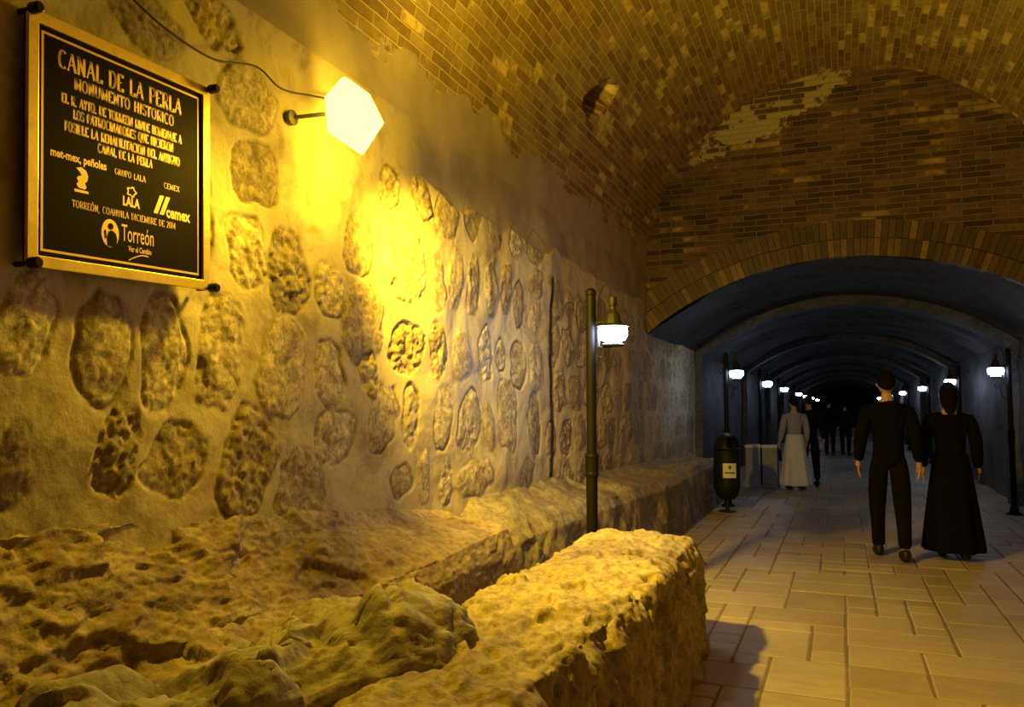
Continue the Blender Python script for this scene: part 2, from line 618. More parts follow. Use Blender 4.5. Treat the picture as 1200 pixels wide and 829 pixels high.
def arc_shell(name, mat, xc, zc, r, a0, a1, y0, y1, step, amp, seed, hole=None):
    na = int(r * abs(a1 - a0) / step)
    ny = int((y1 - y0) / step)
    A, Y = np.meshgrid(np.linspace(a0, a1, na), np.linspace(y0, y1, ny), indexing='ij')
    P0 = np.stack([xc - r * np.cos(A), Y, zc + r * np.sin(A)], -1)
    d = fbm(P0, 1.5, 4, seed) * amp * np.clip(np.minimum(A - a0, a1 - A) / .1, 0, 1)
    if hole is not None:
        hv = (Y - hole[0]) / hole[2]
        ha = (A - hole[1]) / hole[3] + hv * hole[4]
        q = hv ** 2 + ha ** 2 + fbm(P0, 9, 3, 77) * .35
        d = d + np.clip((1.0 - q) / .25, 0, 1) * .34
    P = np.stack([xc - (r + d) * np.cos(A), Y, zc + (r + d) * np.sin(A)], -1)
    uv = np.stack([Y, r * (A - a0)], -1)
    o = grid_mesh(name, P, mat, uv=uv)
    tag(o, kind='structure')
    return o


hp = on_plane(702, 117, 0, -2.0)


def vault_hit(px, py):
    d = on_plane(px, py, 1, 1.0) - _c
    best = None
    for t in np.linspace(1, 12, 4000):
        q = _c + d * t
        if q[2] > ZS and math.hypot(q[0] - XC, q[2] - ZS) > RV:
            return q[1], math.atan2(q[2] - ZS, XC - q[0])
    return 7, .5


hy, ha = vault_hit(703, 115)
arc_shell('ceiling', M_VAULT, XC, ZS, RV, 0, math.pi, -3, Y_END, .022, .012, 21, hole=(hy, ha, .30, .075, -.6))

# right wall of the near hall and of the tunnel, never seen closely
def plain_wall(name, x, y0, y1, z1, mat, sgn, step=.12, amp=.03, z0=-.02):
    Y, Z = np.meshgrid(np.arange(y0, y1 + step, step), np.arange(z0, z1 + step * .5, step), indexing='ij')
    Z = Z.copy()
    Z[:, -1] = z1
    P0 = np.stack([np.full_like(Y, x), Y, Z], -1)
    P0[..., 0] += fbm(P0, 2, 4, 31) * amp * sgn
    o = grid_mesh(name, P0, mat)
    tag(o, kind='structure')


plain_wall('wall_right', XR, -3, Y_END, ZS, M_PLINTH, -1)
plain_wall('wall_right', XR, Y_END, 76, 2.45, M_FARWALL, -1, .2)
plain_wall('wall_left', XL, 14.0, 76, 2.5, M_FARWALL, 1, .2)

# wall behind the camera and the dark far end
bm = bmesh.new()
box(bm, (0, -3.1, 2.8), (6, .1, 5.8))
tag(bm_obj('wall_back', bm, M_PLINTH), kind='structure')
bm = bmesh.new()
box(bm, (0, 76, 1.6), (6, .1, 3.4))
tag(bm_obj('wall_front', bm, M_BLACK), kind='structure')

# lunette wall between the high and the low vault
na = 240
xs = np.linspace(XL + .0005, XR - .0005, na)
top = ZS + np.sqrt(np.maximum(0, (RV + .03) ** 2 - (xs - XC) ** 2))
bot = np.array([low_vault_z(x) for x in xs])
T = np.linspace(0, 1, 120)
X = np.repeat(xs[:, None], 120, 1)
Z = bot[:, None] * (1 - T) + top[:, None] * T
P = np.stack([X, np.full_like(X, Y_END), Z], -1)
P[..., 1] += fbm(P, 3, 4, 8) * .01
o = grid_mesh('wall_end', P, M_LUNETTE, uv=np.stack([X, Z], -1))
tag(o, kind='structure')


# ring of radial bricks round the low arch
def arch_ring():
    m = NT('ring_brick')
    t = attr(m, 'tone')
    c = m.ramp(t, [(0, (.055, .036, .02)), (.5, (.085, .058, .033)), (.85, (.11, .078, .044)), (1, (.22, .155, .085))])
    n = m.noise(m.coord(), 18, 5, .65)
    c = m.mix(.5, c, m.ramp(n, [(.3, (.45, .4, .35)), (.6, (1, 1, 1))]), 'MULTIPLY')
    m.color(c)
    m.bump(n, .5, .01)
    rnd = random.Random(5)
    V, Fc, tn = [], [], []
    amax = math.asin(2.40 / R2)
    n_ = 74
    for course, (r0, r1) in enumerate(((R2 - .0, R2 + .205), (R2 + .215, R2 + .43))):
        for k in range(n_):
            a0 = -amax + 2 * amax * (k + .04) / n_
            a1 = -amax + 2 * amax * (k + .96) / n_
            yo = Y_END - .03 + rnd.uniform(-.006, .006)
            tt = rnd.random() ** 1.3
            b = len(V)
            for yy in (yo, Y_END + .1):
                for r_, a_ in ((r0, a0), (r0, a1), (r1, a1), (r1, a0)):
                    x = .12 + r_ * math.sin(a_)
                    x = min(max(x, XL), XR)
                    V.append((x, yy, Z2C + r_ * math.cos(a_)))
                    tn.append(tt)
            for f in ((0, 1, 2, 3), (4, 7, 6, 5), (0, 4, 5, 1), (1, 5, 6, 2), (2, 6, 7, 3), (3, 7, 4, 0)):
                Fc.append([b + i for i in f])
    me = D.meshes.new('trim_1')
    me.from_pydata(V, [], Fc)
    at = me.attributes.new('tone', 'FLOAT', 'POINT')
    at.data.foreach_set('value', tn)
    me.materials.append(m.m)
    tag(link(D.objects.new('trim_1', me)), kind='structure')


arch_ring()

# low vault beyond, and its ribs with pilasters
amax = math.asin(2.42 / R2)
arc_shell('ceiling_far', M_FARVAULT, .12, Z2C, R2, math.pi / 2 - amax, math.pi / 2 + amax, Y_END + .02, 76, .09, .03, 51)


def rib(name, y0, dep=.13, wid=.45):
    # inner outline: up the left pilaster, round the arch, down the right one
    pts_in, pts_out = [], []
    xl, xr = XL + dep, XR - dep
    for z in np.linspace(-.02, low_vault_z(xl, dep) - .01, 16):
        pts_in.append((xl, z)); pts_out.append((XL - .1, z))
    am = math.asin((xr - .12) / (R2 - dep)); al = math.asin((xl - .12) / (R2 - dep))
    for a in np.linspace(al, am, 60):
        pts_in.append((.12 + (R2 - dep) * math.sin(a), Z2C + (R2 - dep) * math.cos(a)))
        pts_out.append((.12 + (R2 + .1) * math.sin(a), Z2C + (R2 + .1) * math.cos(a)))
    for z in np.linspace(low_vault_z(xr, dep) - .01, -.02, 16):
        pts_in.append((xr, z)); pts_out.append((XR + .1, z))
    i_, o_ = np.array(pts_in), np.array(pts_out)
    rows = []
    for src, y in ((o_, y0), (i_, y0), (i_, y0 + .04), (i_, y0 + wid - .04), (i_, y0 + wid), (o_, y0 + wid)):
        rows.append(np.stack([src[:, 0], np.full(len(src), y), src[:, 1]], -1))
    P = np.stack(rows, 0)
    P[..., 0] += vnoise(P * 6, 3) * .006
    o = grid_mesh(name, P, M_FARWALL, smooth=False)
    tag(o, kind='structure')


for k in range(9):
    rib('trim_%d' % (k + 2), 14.0 + 7.2 * k)

# --- floor: bed plus random ashlar flags
bm = bmesh.new()
box(bm, (0.1, 36, -.0555), (5.2, 80, .1))
M_BED = simple('floor_grout', (.19, .155, .115), .9, 0, .2, .2, 10)
tag(bm_obj('floor', bm, M_BED), kind='structure')


def floor_flags():
    m = NT('stone_flags')
    t = attr(m, 'tone')
    co = m.coord()
    mp = m.n('ShaderNodeMapping')
    mp.inputs['Scale'].default_value = (1, 3.2, 1)
    m.l(co, mp.inputs['Vector'])
    rip = m.noise(mp.outputs[0], 5, 6, .6, .6)
    big = m.noise(co, 1.2, 4, .6)
    c = m.ramp(m.math('ADD', m.math('MULTIPLY', t, .35), m.math('MULTIPLY', big, .65)), [(.2, (.28, .225, .15)), (.5, (.38, .315, .215)), (.8, (.48, .41, .29))])
    c = m.mix(.3, c, m.ramp(rip, [(.3, (.5, .46, .4)), (.6, (1, 1, 1))]), 'MULTIPLY')
    m.color(c)
    m.b.inputs['Roughness'].default_value = .55
    m.b.inputs['Specular IOR Level'].default_value = .3
    n1 = m.bump(rip, .35, .02)
    m.bump(m.noise(co, 60, 4, .6), .2, .003, n1)
    rnd = random.Random(12)
    U = .205
    nx, ny = 25, 190
    occ = np.zeros((nx, ny), bool)
    V, Fc, tn = [], [], []
    for j in range(ny):
        for i in range(nx):
            if occ[i, j]:
                continue
            opts = [(3, 2), (2, 2), (2, 1), (3, 1), (2, 2), (3, 2), (1, 1), (1, 2), (2, 3)]
            rnd.shuffle(opts)
            for a, b in opts + [(1, 1)]:
                if i + a <= nx and j + b <= ny and not occ[i:i + a, j:j + b].any():
                    break
            occ[i:i + a, j:j + b] = True
            g = .006
            x0, x1 = -2.46 + i * U + g, -2.46 + (i + a) * U - g
            y0, y1 = -1.5 + j * U + g, -1.5 + (j + b) * U - g
            e = .009
            zt = rnd.uniform(-.002, .0015)
            jit = [(rnd.uniform(-.004, .004), rnd.uniform(-.004, .004)) for _ in range(4)]
            base = len(V)
            cs = [(x0, y0), (x1, y0), (x1, y1), (x0, y1)]
            ins = [(x0 + e, y0 + e), (x1 - e, y0 + e), (x1 - e, y1 - e), (x0 + e, y1 - e)]
            for (x, y), (dx, dy) in zip(cs, jit):
                V.append((x + dx, y + dy, -.006))
            for (x, y), (dx, dy) in zip(ins, jit):
                V.append((x + dx, y + dy, zt))
            tt = rnd.random()
            tn += [tt] * 8
            Fc.append([base + 4, base + 5, base + 6, base + 7])
            for k in range(4):
                k2 = (k + 1) % 4
                Fc.append([base + k, base + k2, base + 4 + k2, base + 4 + k])
    me = D.meshes.new('floor')
    me.from_pydata(V, [], Fc)
    at = me.attributes.new('tone', 'FLOAT', 'POINT')
    at.data.foreach_set('value', tn)
    me.materials.append(m.m)
    tag(link(D.objects.new('floor', me)), kind='structure')


floor_flags()


# ------------------------------------------------------------------ rock work along the left
def resample(prof, step):
    prof = np.array(prof, float)
    seg = np.hypot(*np.diff(prof, axis=0).T)
    s = np.concatenate([[0], np.cumsum(seg)])
    n = max(8, int(s[-1] / step))
    t = np.linspace(0, s[-1], n)
    return np.stack([np.interp(t, s, prof[:, 0]), np.interp(t, s, prof[:, 1])], -1)


def loft(name, mat, y0, y1, prof_fn, n_prof, step, disp_fn, end_r=.15, label=None, cat=None, kind=None, near_r=0):
    """profile (x,z) swept along y; rounded and closed far end"""
    ys = list(np.arange(y0, y1 - end_r, step))
    rows = []
    for y in ys:
        pr = prof_fn(y)
        rows.append(np.stack([pr[:, 0], np.full(len(pr), y), pr[:, 1]], -1))
    base = prof_fn(y1 - end_r)
    cen = np.array([base[:, 0].mean(), 0.28])
    for k in range(1, 14):                      # quarter round then shrink to close
        a = k / 13 * math.pi / 2
        sc = 1 - (end_r * .75) * (1 - math.cos(a)) / .5
        pr = cen + (base - cen) * np.array([sc, 1 - .2 * (1 - sc)])
        rows.append(np.stack([pr[:, 0], np.full(len(pr), y1 - end_r + end_r * math.sin(a)), pr[:, 1]], -1))
    last = rows[-1]
    cpt = np.array([cen[0], y1, cen[1]])
    n_close = max(6, int(.35 / step))
    for k in range(1, n_close + 1):
        rows.append(cpt + (last - cpt) * (1 - k / n_close))
    P = np.stack(rows, 0)
    N = grid_normals(P)
    mid = P[len(ys) // 2, P.shape[1] // 2]
    if np.sum(N[len(ys) // 2, P.shape[1] // 2] * np.array([0, 0, 1])) < 0:
        N = -N
    N[-n_close:] = np.array([0, 1, 0])
    d = disp_fn(P)
    P = P + N * d[..., None]
    o = grid_mesh(name, P, mat)
    return tag(o, label, cat, kind=kind)


# low stone wall (its right face is seen, lit top)
def lw_prof(y):
    xr = -.80 + .02 * math.sin(y * 2.1)
    xl = -1.52 + .17 * float(np.clip((3.2 - y) / .7, 0, 1))
    zt = .665
    pr = [(xr + .05, -.03), (xr + .04, .2), (xr + .015, .45), (xr, .58), (xr - .03, .645), (xr - .09, zt), (xr - .35, zt + .015), (xl + .1, zt - .01), (xl + .02, zt - .05), (xl, .5), (xl - .02, -.03)]
    return resample_fixed(pr, 200)


def resample_fixed(prof, n):
    prof = np.array(prof, float)
    seg = np.hypot(*np.diff(prof, axis=0).T)
    s = np.concatenate([[0], np.cumsum(seg)])
    t = np.linspace(0, s[-1], n)
    return np.stack([np.interp(t, s, prof[:, 0]), np.interp(t, s, prof[:, 1])], -1)


def lw_disp(P):
    topm = np.clip((P[..., 2] - .56) / .08, 0, 1)
    Q = P * np.array([1, .8, 1.0])
    d = facet(Q, 5.5, 3, .7, 60) * .014 + facet(Q, 14, 6, .8, 60) * .009 + facet(Q, 34, 7, .8, 60) * .004 + fbm(Q, 20, 4, 9) * .005
    d = d + topm * fbm(Q, 2.2, 3, 13) * .03
    side = facet(P * np.array([1, 1, .55]), 6.5, 23, .4) * .028 * (1 - topm)
    return d + side


loft('low_wall', M_ROCK, .35, 5.12, lw_prof, 200, .012, lw_disp, .16,
     'rough pale stone low wall with brightly lit flat top beside the paved path', 'low wall')


# rock ledge against the wall
def ld_prof(y):
    k = np.clip((4.4 - y) / 2.4, 0, 1)
    z1 = .80 + .16 * k
    z2 = .77 - .13 * k
    xf = -1.76 - .05 * math.sin(y * 1.9 + .5) - .22 * np.clip((3.7 - y) / 1.3, 0, 1)
    pr = [(xf + .02, -.03), (xf, .35), (xf - .01, .6), (xf - .05, z2 - .03), (xf - .12, z2), ((xf + XL) / 2 - .05, (z1 + z2) / 2 + .01 + .03 * k), (XL + .07, z1), (XL + .01, z1 + .08 * k + .03), (XL - .08, z1 + .06 * k + .04)]
    return resample_fixed(pr, 190)


def ld_disp(P):
    Q = P * np.array([1, .8, 1.3])
    ridge = 1 - np.abs(fbm(Q, 3.2, 4, 90)) * 2.2
    near = np.clip((4.3 - P[..., 1]) / 1.6, .35, 1)
    return (facet(Q, 3.4, 63, .8, 70) * .024 + facet(Q, 13, 66, .9, 60) * .009 + facet(Q, 30, 67, .9, 60) * .005 + fbm(Q, 16, 4, 69) * .007 + fbm(Q, 1.6, 3, 70) * .035 + ridge * .008) * near


loft('rock_ledge', M_LEDGE, -.5, 4.52, ld_prof, 190, .012, ld_disp, .10,
     'brown broken rock ledge along the foot of the masonry wall under the plaque', 'rock ledge')


def pb_prof(y):
    k = np.clip((y - 5) / 7, 0, 1)
    z1 = .82 - .12 * k - .22 * np.clip((4.95 - y) / .4, 0, 1)
    z2 = .66 - .10 * np.clip((4.95 - y) / .4, 0, 1)
    xf = -1.93 + .17 * np.clip((y - 5.5) / 3, 0, 1)
    pr = [(xf + .04, -.03), (xf, .3), (xf - .02, z2 - .08), (xf - .08, z2), (XL + .12, z1 - .03), (XL + .02, z1 + .02), (XL - .06, z1 + .05)]
    return resample_fixed(pr, 90)


loft('stone_plinth', M_PLINTH, 4.4, 13.2, pb_prof, 90, .03,
     lambda P: facet(P, 4, 83, .5) * .015 + fbm(P, 3, 5, 84) * .035, .12,
     'lumpy plastered stone plinth running along the wall foot behind the lamp post', 'plinth')


# big grey boulder in front
def boulder(name, c, r, seed, label, rz=0.0, n=260):
    A, B = np.meshgrid(np.linspace(0, 2 * math.pi, n, endpoint=False), np.linspace(0.002, math.pi - .002, n // 2), indexing='ij')
    S = np.stack([np.cos(A) * np.sin(B), np.sin(A) * np.sin(B), np.cos(B)], -1)
    pw = .72
    S2 = np.sign(S) * np.abs(S) ** pw
    P = S2 * np.array(r)
    cr, sr = math.cos(rz), math.sin(rz)
    P = np.stack([P[..., 0] * cr - P[..., 1] * sr, P[..., 0] * sr + P[..., 1] * cr, P[..., 2]], -1) + np.array(c)
    Q = P * np.array([1, 1, 1.25])
    d = facet(Q, 2.8, seed, .6) * .070 + facet(Q, 6.5, seed + 9, .8) * .018 + facet(Q, 17, seed + 19, .8, 60) * .008 + fbm(Q, 12, 5, seed) * .010
    P = P + S * d[..., None]
    P[..., 2] = np.maximum(P[..., 2], -.02)
    P = np.swapaxes(P, 0, 1)
    o = grid_mesh(name, P, M_BOULDER, closed_v=True)
    return tag(o, label, 'boulder')


boulder('boulder', (-1.52, 1.93, .36), (.31, .88, .43), 140, 'grey craggy boulder in the bottom foreground at the near left of the low wall', rz=-.16)


# ------------------------------------------------------------------ bronze plaque
PL_A = math.radians(2.1)
PL_C = Vector((-2.235, 2.0345, 2.277))
plq = empty('memorial_plaque', PL_C, 'square black memorial plaque with brass frame and gold lettering on the wall', 'plaque')
# local axes: x to the right along the wall (+Y), y up, z out of the wall (+X)
rotm = Matrix(((0, 0, 1), (1, 0, 0), (0, 1, 0)))      # columns: local x->+Y, local y->+Z, local z->+X
plq.matrix_world = Matrix.Translation(PL_C) @ rotm.to_4x4() @ Matrix.Rotation(PL_A, 4, 'Z')
HW, HH = .378, .392


def frame_bm(x0, x1, y0, y1, wdt, z0, z1):
    bm = bmesh.new()
    o = [(x0, y0), (x1, y0), (x1, y1), (x0, y1)]
    i = [(x0 + wdt, y0 + wdt), (x1 - wdt, y0 + wdt), (x1 - wdt, y1 - wdt), (x0 + wdt, y1 - wdt)]
    vo = [[bm.verts.new((x, y, z)) for x, y in o] for z in (z0, z1)]
    vi = [[bm.verts.new((x, y, z)) for x, y in i] for z in (z0, z1)]
    for k in range(4):
        q = (k + 1) % 4
        bm.faces.new((vo[1][k], vo[1][q], vi[1][q], vi[1][k]))
        bm.faces.new((vo[0][k], vi[0][k], vi[0][q], vo[0][q]))
        bm.faces.new((vo[0][k], vo[0][q], vo[1][q], vo[1][k]))
        bm.faces.new((vi[0][k], vi[1][k], vi[1][q], vi[0][q]))
    return bm


bm = bmesh.new()
box(bm, (0, 0, -.012), (HW * 2 - .01, HH * 2 - .01, .016))
bm_obj('backplate', bm, M_PLATE, plq)
bm_obj('brass_frame', frame_bm(-HW, HW, -HH, HH, .036, -.008, .006), M_BRASS, plq, bevel=.002)['label'] = 'polished brass outer frame'
bm_obj('gold_border', frame_bm(-HW + .050, HW - .050, -HH + .052, HH - .052, .0075, -.006, -.0028), M_GOLD, plq)['label'] = 'thin gold inner border line'
for sx in (-1, 1):
    for sy in (-1, 1):
        bm = bmesh.new()
        lathe(bm, [(.009, -.05), (.009, .012), (.017, .012), (.018, .02), (.017, .045), (.012, .05)], (sx * (HW - .006), sy * (HH - .008), 0), 14)
        bm_obj('mounting_bolt', bm, M_BOLT, plq, smooth=False)

# capitals with serifs: strokes on a unit-high body; 's' marks serif ends
def arc(cx, cy, rx, ry, a0, a1, n=12):
    return [(cx + rx * math.cos(math.radians(a0 + (a1 - a0) * k / n)), cy + ry * math.sin(math.radians(a0 + (a1 - a0) * k / n))) for k in range(n + 1)]


GL = {
    'A': (.72, [[(.06, 0), (.36, 1)], [(.36, 1), (.66, 0)], [(.17, .36), (.55, .36)]], [(.06, 0), (.66, 0)]),
    'B': (.62, [[(.14, 0), (.14, 1)], [(.14, 1)] + arc(.32, .76, .2, .24, 90, -90) + [(.14, .52)], [(.14, .52)] + arc(.34, .26, .22, .26, 90, -90) + [(.14, 0)]], [(.1, 0), (.1, 1)]),
    'C': (.68, [arc(.38, .5, .28, .5, 50, 310, 20)], []),
    'D': (.70, [[(.14, 0), (.14, 1)], [(.14, 1)] + arc(.3, .5, .32, .5, 90, -90, 16) + [(.14, 0)]], [(.1, 0), (.1, 1)]),
    'E': (.60, [[(.14, 0), (.14, 1)], [(.14, 1), (.52, 1), (.52, .86)], [(.14, .52), (.42, .52)], [(.14, 0), (.54, 0), (.54, .16)]], [(.1, 0), (.1, 1)]),
    'G': (.72, [arc(.38, .5, .28, .5, 50, 330, 20), [(.62, .4), (.62, .06)]], [(.6, .42)]),
    'H': (.74, [[(.14, 0), (.14, 1)], [(.60, 0), (.60, 1)], [(.14, .5), (.6, .5)]], [(.14, 0), (.14, 1), (.6, 0), (.6, 1)]),
    'I': (.32, [[(.16, 0), (.16, 1)]], [(.16, 0), (.16, 1)]),
    'J': (.46, [[(.32, 1), (.32, .2)] + arc(.2, .18, .12, .18, 0, -120, 6)], [(.32, 1)]),
    'L': (.56, [[(.14, 0), (.14, 1)], [(.14, 0), (.52, 0), (.52, .18)]], [(.12, 0), (.14, 1)]),
    'M': (.86, [[(.14, 0), (.14, 1)], [(.14, 1), (.43, .1)], [(.43, .1), (.72, 1)], [(.72, 1), (.72, 0)]], [(.14, 0), (.1, 1), (.76, 1), (.72, 0)]),
    'N': (.74, [[(.14, 0), (.14, 1)], [(.14, 1), (.6, 0)], [(.6, 0), (.6, 1)]], [(.14, 0), (.1, 1), (.6, 1)]),
    'O': (.74, [arc(.37, .5, .29, .5, 0, 360, 24)], []),
    'P': (.60, [[(.14, 0), (.14, 1)], [(.14, 1)] + arc(.32, .74, .22, .26, 90, -90) + [(.14, .48)]], [(.14, 0), (.1, 1)]),
    'Q': (.76, [arc(.37, .5, .29, .5, 0, 360, 24), [(.4, .2), (.66, -.12)]], []),
    'R': (.66, [[(.14, 0), (.14, 1)], [(.14, 1)] + arc(.32, .75, .22, .25, 90, -90) + [(.14, .5)], [(.34, .5), (.6, 0)]], [(.14, 0), (.1, 1), (.6, 0)]),
    'S': (.54, [arc(.28, .75, .19, .25, 20, 270, 12) + arc(.28, .25, .2, .25, 90, -160, 12)], []),
    'T': (.64, [[(.32, 0), (.32, 1)], [(.06, .86), (.06, 1), (.58, 1), (.58, .86)]], [(.32, 0)]),
    'U': (.74, [[(.14, 1), (.14, .3)] + arc(.37, .3, .23, .3, 180, 360, 12) + [(.6, 1)]], [(.14, 1), (.6, 1)]),
    'V': (.70, [[(.06, 1), (.35, 0)], [(.35, 0), (.64, 1)]], [(.06, 1), (.64, 1)]),
    'X': (.70, [[(.08, 1), (.6, 0)], [(.6, 1), (.08, 0)]], [(.08, 0), (.08, 1), (.6, 0), (.6, 1)]),
    'Y': (.68, [[(.06, 1), (.34, .48), (.34, 0)], [(.62, 1), (.34, .48)]], [(.06, 1), (.62, 1), (.34, 0)]),
    '.': (.26, [[(.12, 0), (.12, .1)]], []),
    ',': (.26, [[(.12, .08), (.08, -.14)]], []),
    '2': (.54, [arc(.27, .74, .18, .26, 170, -30, 10) + [(.08, 0), (.5, 0)]], []),
    '0': (.56, [arc(.27, .5, .2, .5, 0, 360, 20)], []),
    '1': (.36, [[(.08, .84), (.18, 1), (.18, 0)]], [(.18, 0)]),
    '4': (.56, [[(.38, 0), (.38, 1), (.06, .3), (.52, .3)]], []),
    ' ': (.44, [], []),
}
ACC = {'Ó': 'O', 'Ñ': 'N'}
ZT = -.0033


def inscription(text, x0, x1, yb, cap, weight=1.0):
    """one engraved line from x0 to x1 with baseline yb and capital height cap"""
    widths = [GL[ACC.get(c, c)][0] for c in text]
    widths = [q + .07 for q in widths]
    sx = (x1 - x0) / sum(widths)
    bm = bmesh.new()

    def seg(a, b, wd):
        a, b = Vector(a), Vector(b)
        d = b - a
        if d.length < 1e-6:
            return
        d.normalize()
        n = Vector((-d.y, d.x)) * wd / 2
        a2, b2 = a - d * wd * .15, b + d * wd * .15
        bm.faces.new([bm.verts.new((p.x, p.y, ZT)) for p in (a2 - n, b2 - n, b2 + n, a2 + n)])

    x = x0
    for ch, wd in zip(text, widths):
        g = GL[ACC.get(ch, ch)]
        for st in g[1]:
            for p, q in zip(st, st[1:]):
                a = (x + p[0] * sx, yb + p[1] * cap)
                b = (x + q[0] * sx, yb + q[1] * cap)
                dx, dy = b[0] - a[0], b[1] - a[1]
                vert = abs(dy) / (math.hypot(dx, dy) + 1e-9)
                if ch in 'AVMNXU' and dx * dy > 0 and vert < .99:
                    vert *= .35
                seg(a, b, cap * (.075 + .10 * vert ** 2) * weight)
        for sxx, syy in g[2]:
            seg((x + (sxx - .085) * sx, yb + (syy * .94 + .03) * cap), (x + (sxx + .085) * sx, yb + (syy * .94 + .03) * cap), cap * .07 * weight)
        if ch == 'Ó':
            seg((x + .34 * sx, yb + 1.1 * cap), (x + .5 * sx, yb + 1.28 * cap), cap * .1)
        x += wd * sx
    return bm_obj('inscription', bm, M_GOLD, plq)


inscription('CANAL DE LA PERLA', -.271, .243, .247, .056)
inscription('MONUMENTO HISTORICO', -.213, .205, .194, .038, 1.1)
inscription('EL R. AYTO. DE TORREON RINDE HOMENAJE A', -.258, .242, .139, .031, 1.15)
inscription('LOS PATROCINADORES QUE HICIERON', -.216, .202, .098, .031, 1.15)
inscription('POSIBLE LA REHABILITACION DEL ANTIGUO', -.247, .233, .053, .031, 1.15)
inscription('CANAL DE LA PERLA', -.124, .105, .015, .029, 1.15)
inscription('GRUPO LALA', -.057, .075, -.042, .021, .9)
inscription('CEMEX', .156, .233, -.043, .020, .9)
inscription('TORREÓN, COAHUILA DICIEMBRE DE 2014', -.219, .213, -.184, .023, .8)


def logo_text(text, x0, x1, yb, h, off=.0, bold=0.0, shear=0.0):
    cu = D.curves.new('wordmark', 'FONT')
    cu.body = text
    cu.size = 1
    cu.offset = bold
    cu.shear = shear
    cu.resolution_u = 3
    tmp = D.objects.new('wordmark', cu)
    COL.objects.link(tmp)
    bpy.context.view_layer.update()
    dg = bpy.context.evaluated_depsgraph_get()
    me = D.meshes.new_from_object(tmp.evaluated_get(dg))
    COL.objects.unlink(tmp)
    D.objects.remove(tmp)
    co = np.zeros(len(me.vertices) * 3)
    me.vertices.foreach_get('co', co)
    co = co.reshape(-1, 3)
    wx = co[:, 0].max() - co[:, 0].min()
    co[:, 0] = x0 + (co[:, 0] - co[:, 0].min()) / wx * (x1 - x0)
    co[:, 1] = yb + co[:, 1] / .7 * h
    co[:, 2] = ZT
    me.vertices.foreach_set('co', co.reshape(-1))
    me.materials.clear()
    me.materials.append(M_GOLD)
    o = D.objects.new('wordmark', me)
    link(o, plq)


logo_text('met-mex, peñoles', -.296, -.090, -.038, .026, bold=.03)
logo_text('LALA', -.023, .049, -.139, .030, bold=.045)
logo_text('cemex', .168, .284, -.146, .040, bold=.035)
logo_text('Torreón', -.028, .110, -.262, .058)
logo_text('Ver el Cambio', .000, .100, -.294, .019, bold=.02)


def flat_poly(name, polys, z=ZT, mat=None):
    bm = bmesh.new()
    for p in polys:
        bm.faces.new([bm.verts.new((x, y, z)) for x, y in p])
    return bm_obj(name, bm, mat or M_GOLD, plq)


def ringband(pts_o, pts_i):
    return [[pts_o[k], pts_o[(k + 1) % len(pts_o)], pts_i[(k + 1) % len(pts_i)], pts_i[k]] for k in range(len(pts_o))]


# slashes of the cement emblem
flat_poly('emblem', [[(.109, -.142), (.128, -.142), (.158, -.073), (.139, -.073)], [(.137, -.142), (.156, -.142), (.186, -.073), (.167, -.073)]])
# seated-figure emblem above the left corner
flat_poly('emblem', [[(-.205, -.056), (-.185, -.05), (-.168, -.058), (-.160, -.075), (-.163, -.09), (-.172, -.1), (-.166, -.112), (-.172, -.12), (-.196, -.118), (-.204, -.108), (-.196, -.098), (-.203, -.088), (-.195, -.08), (-.184, -.078), (-.192, -.066)],
                     [(-.212, -.124), (-.160, -.124), (-.158, -.132), (-.210, -.133)]])
# dairy emblem: small open petal ring
po = [(.0135 + .020 * math.cos(a) * (1 + .16 * math.cos(5 * a)), -.088 + .017 * math.sin(a) * (1 + .16 * math.cos(5 * a))) for a in np.linspace(0, 2 * math.pi, 40, endpoint=False)]
pi_ = [(.0135 + (x - .0135) * .68, -.088 + (y + .088) * .68) for x, y in po]
flat_poly('emblem', ringband(po, pi_))
# city emblem: oval with a cut-out figure
ov = [(-.074 + .035 * math.cos(a), -.245 + .047 * math.sin(a)) for a in np.linspace(0, 2 * math.pi, 32, endpoint=False)]
flat_poly('emblem', [ov])
flat_poly('emblem_figure', [[(-.072 + .010 * math.cos(a), -.222 + .011 * math.sin(a)) for a in np.linspace(0, 2 * math.pi, 14, endpoint=False)],
                            [(-.084, -.288), (-.086, -.262), (-.080, -.240), (-.068, -.234), (-.052, -.244), (-.046, -.262), (-.050, -.280), (-.062, -.290)],
                            [(-.098, -.238), (-.092, -.236), (-.088, -.262), (-.094, -.266)]], ZT + .0008, M_PLATE)
sw = [(.002 + .085 * t, -.323 + .024 * math.sin(t * math.pi * .62)) for t in np.linspace(0, 1, 12)]
flat_poly('swoosh', [[a, b, (b[0], b[1] - .004), (a[0], a[1] - .004)] for a, b in zip(sw, sw[1:])])


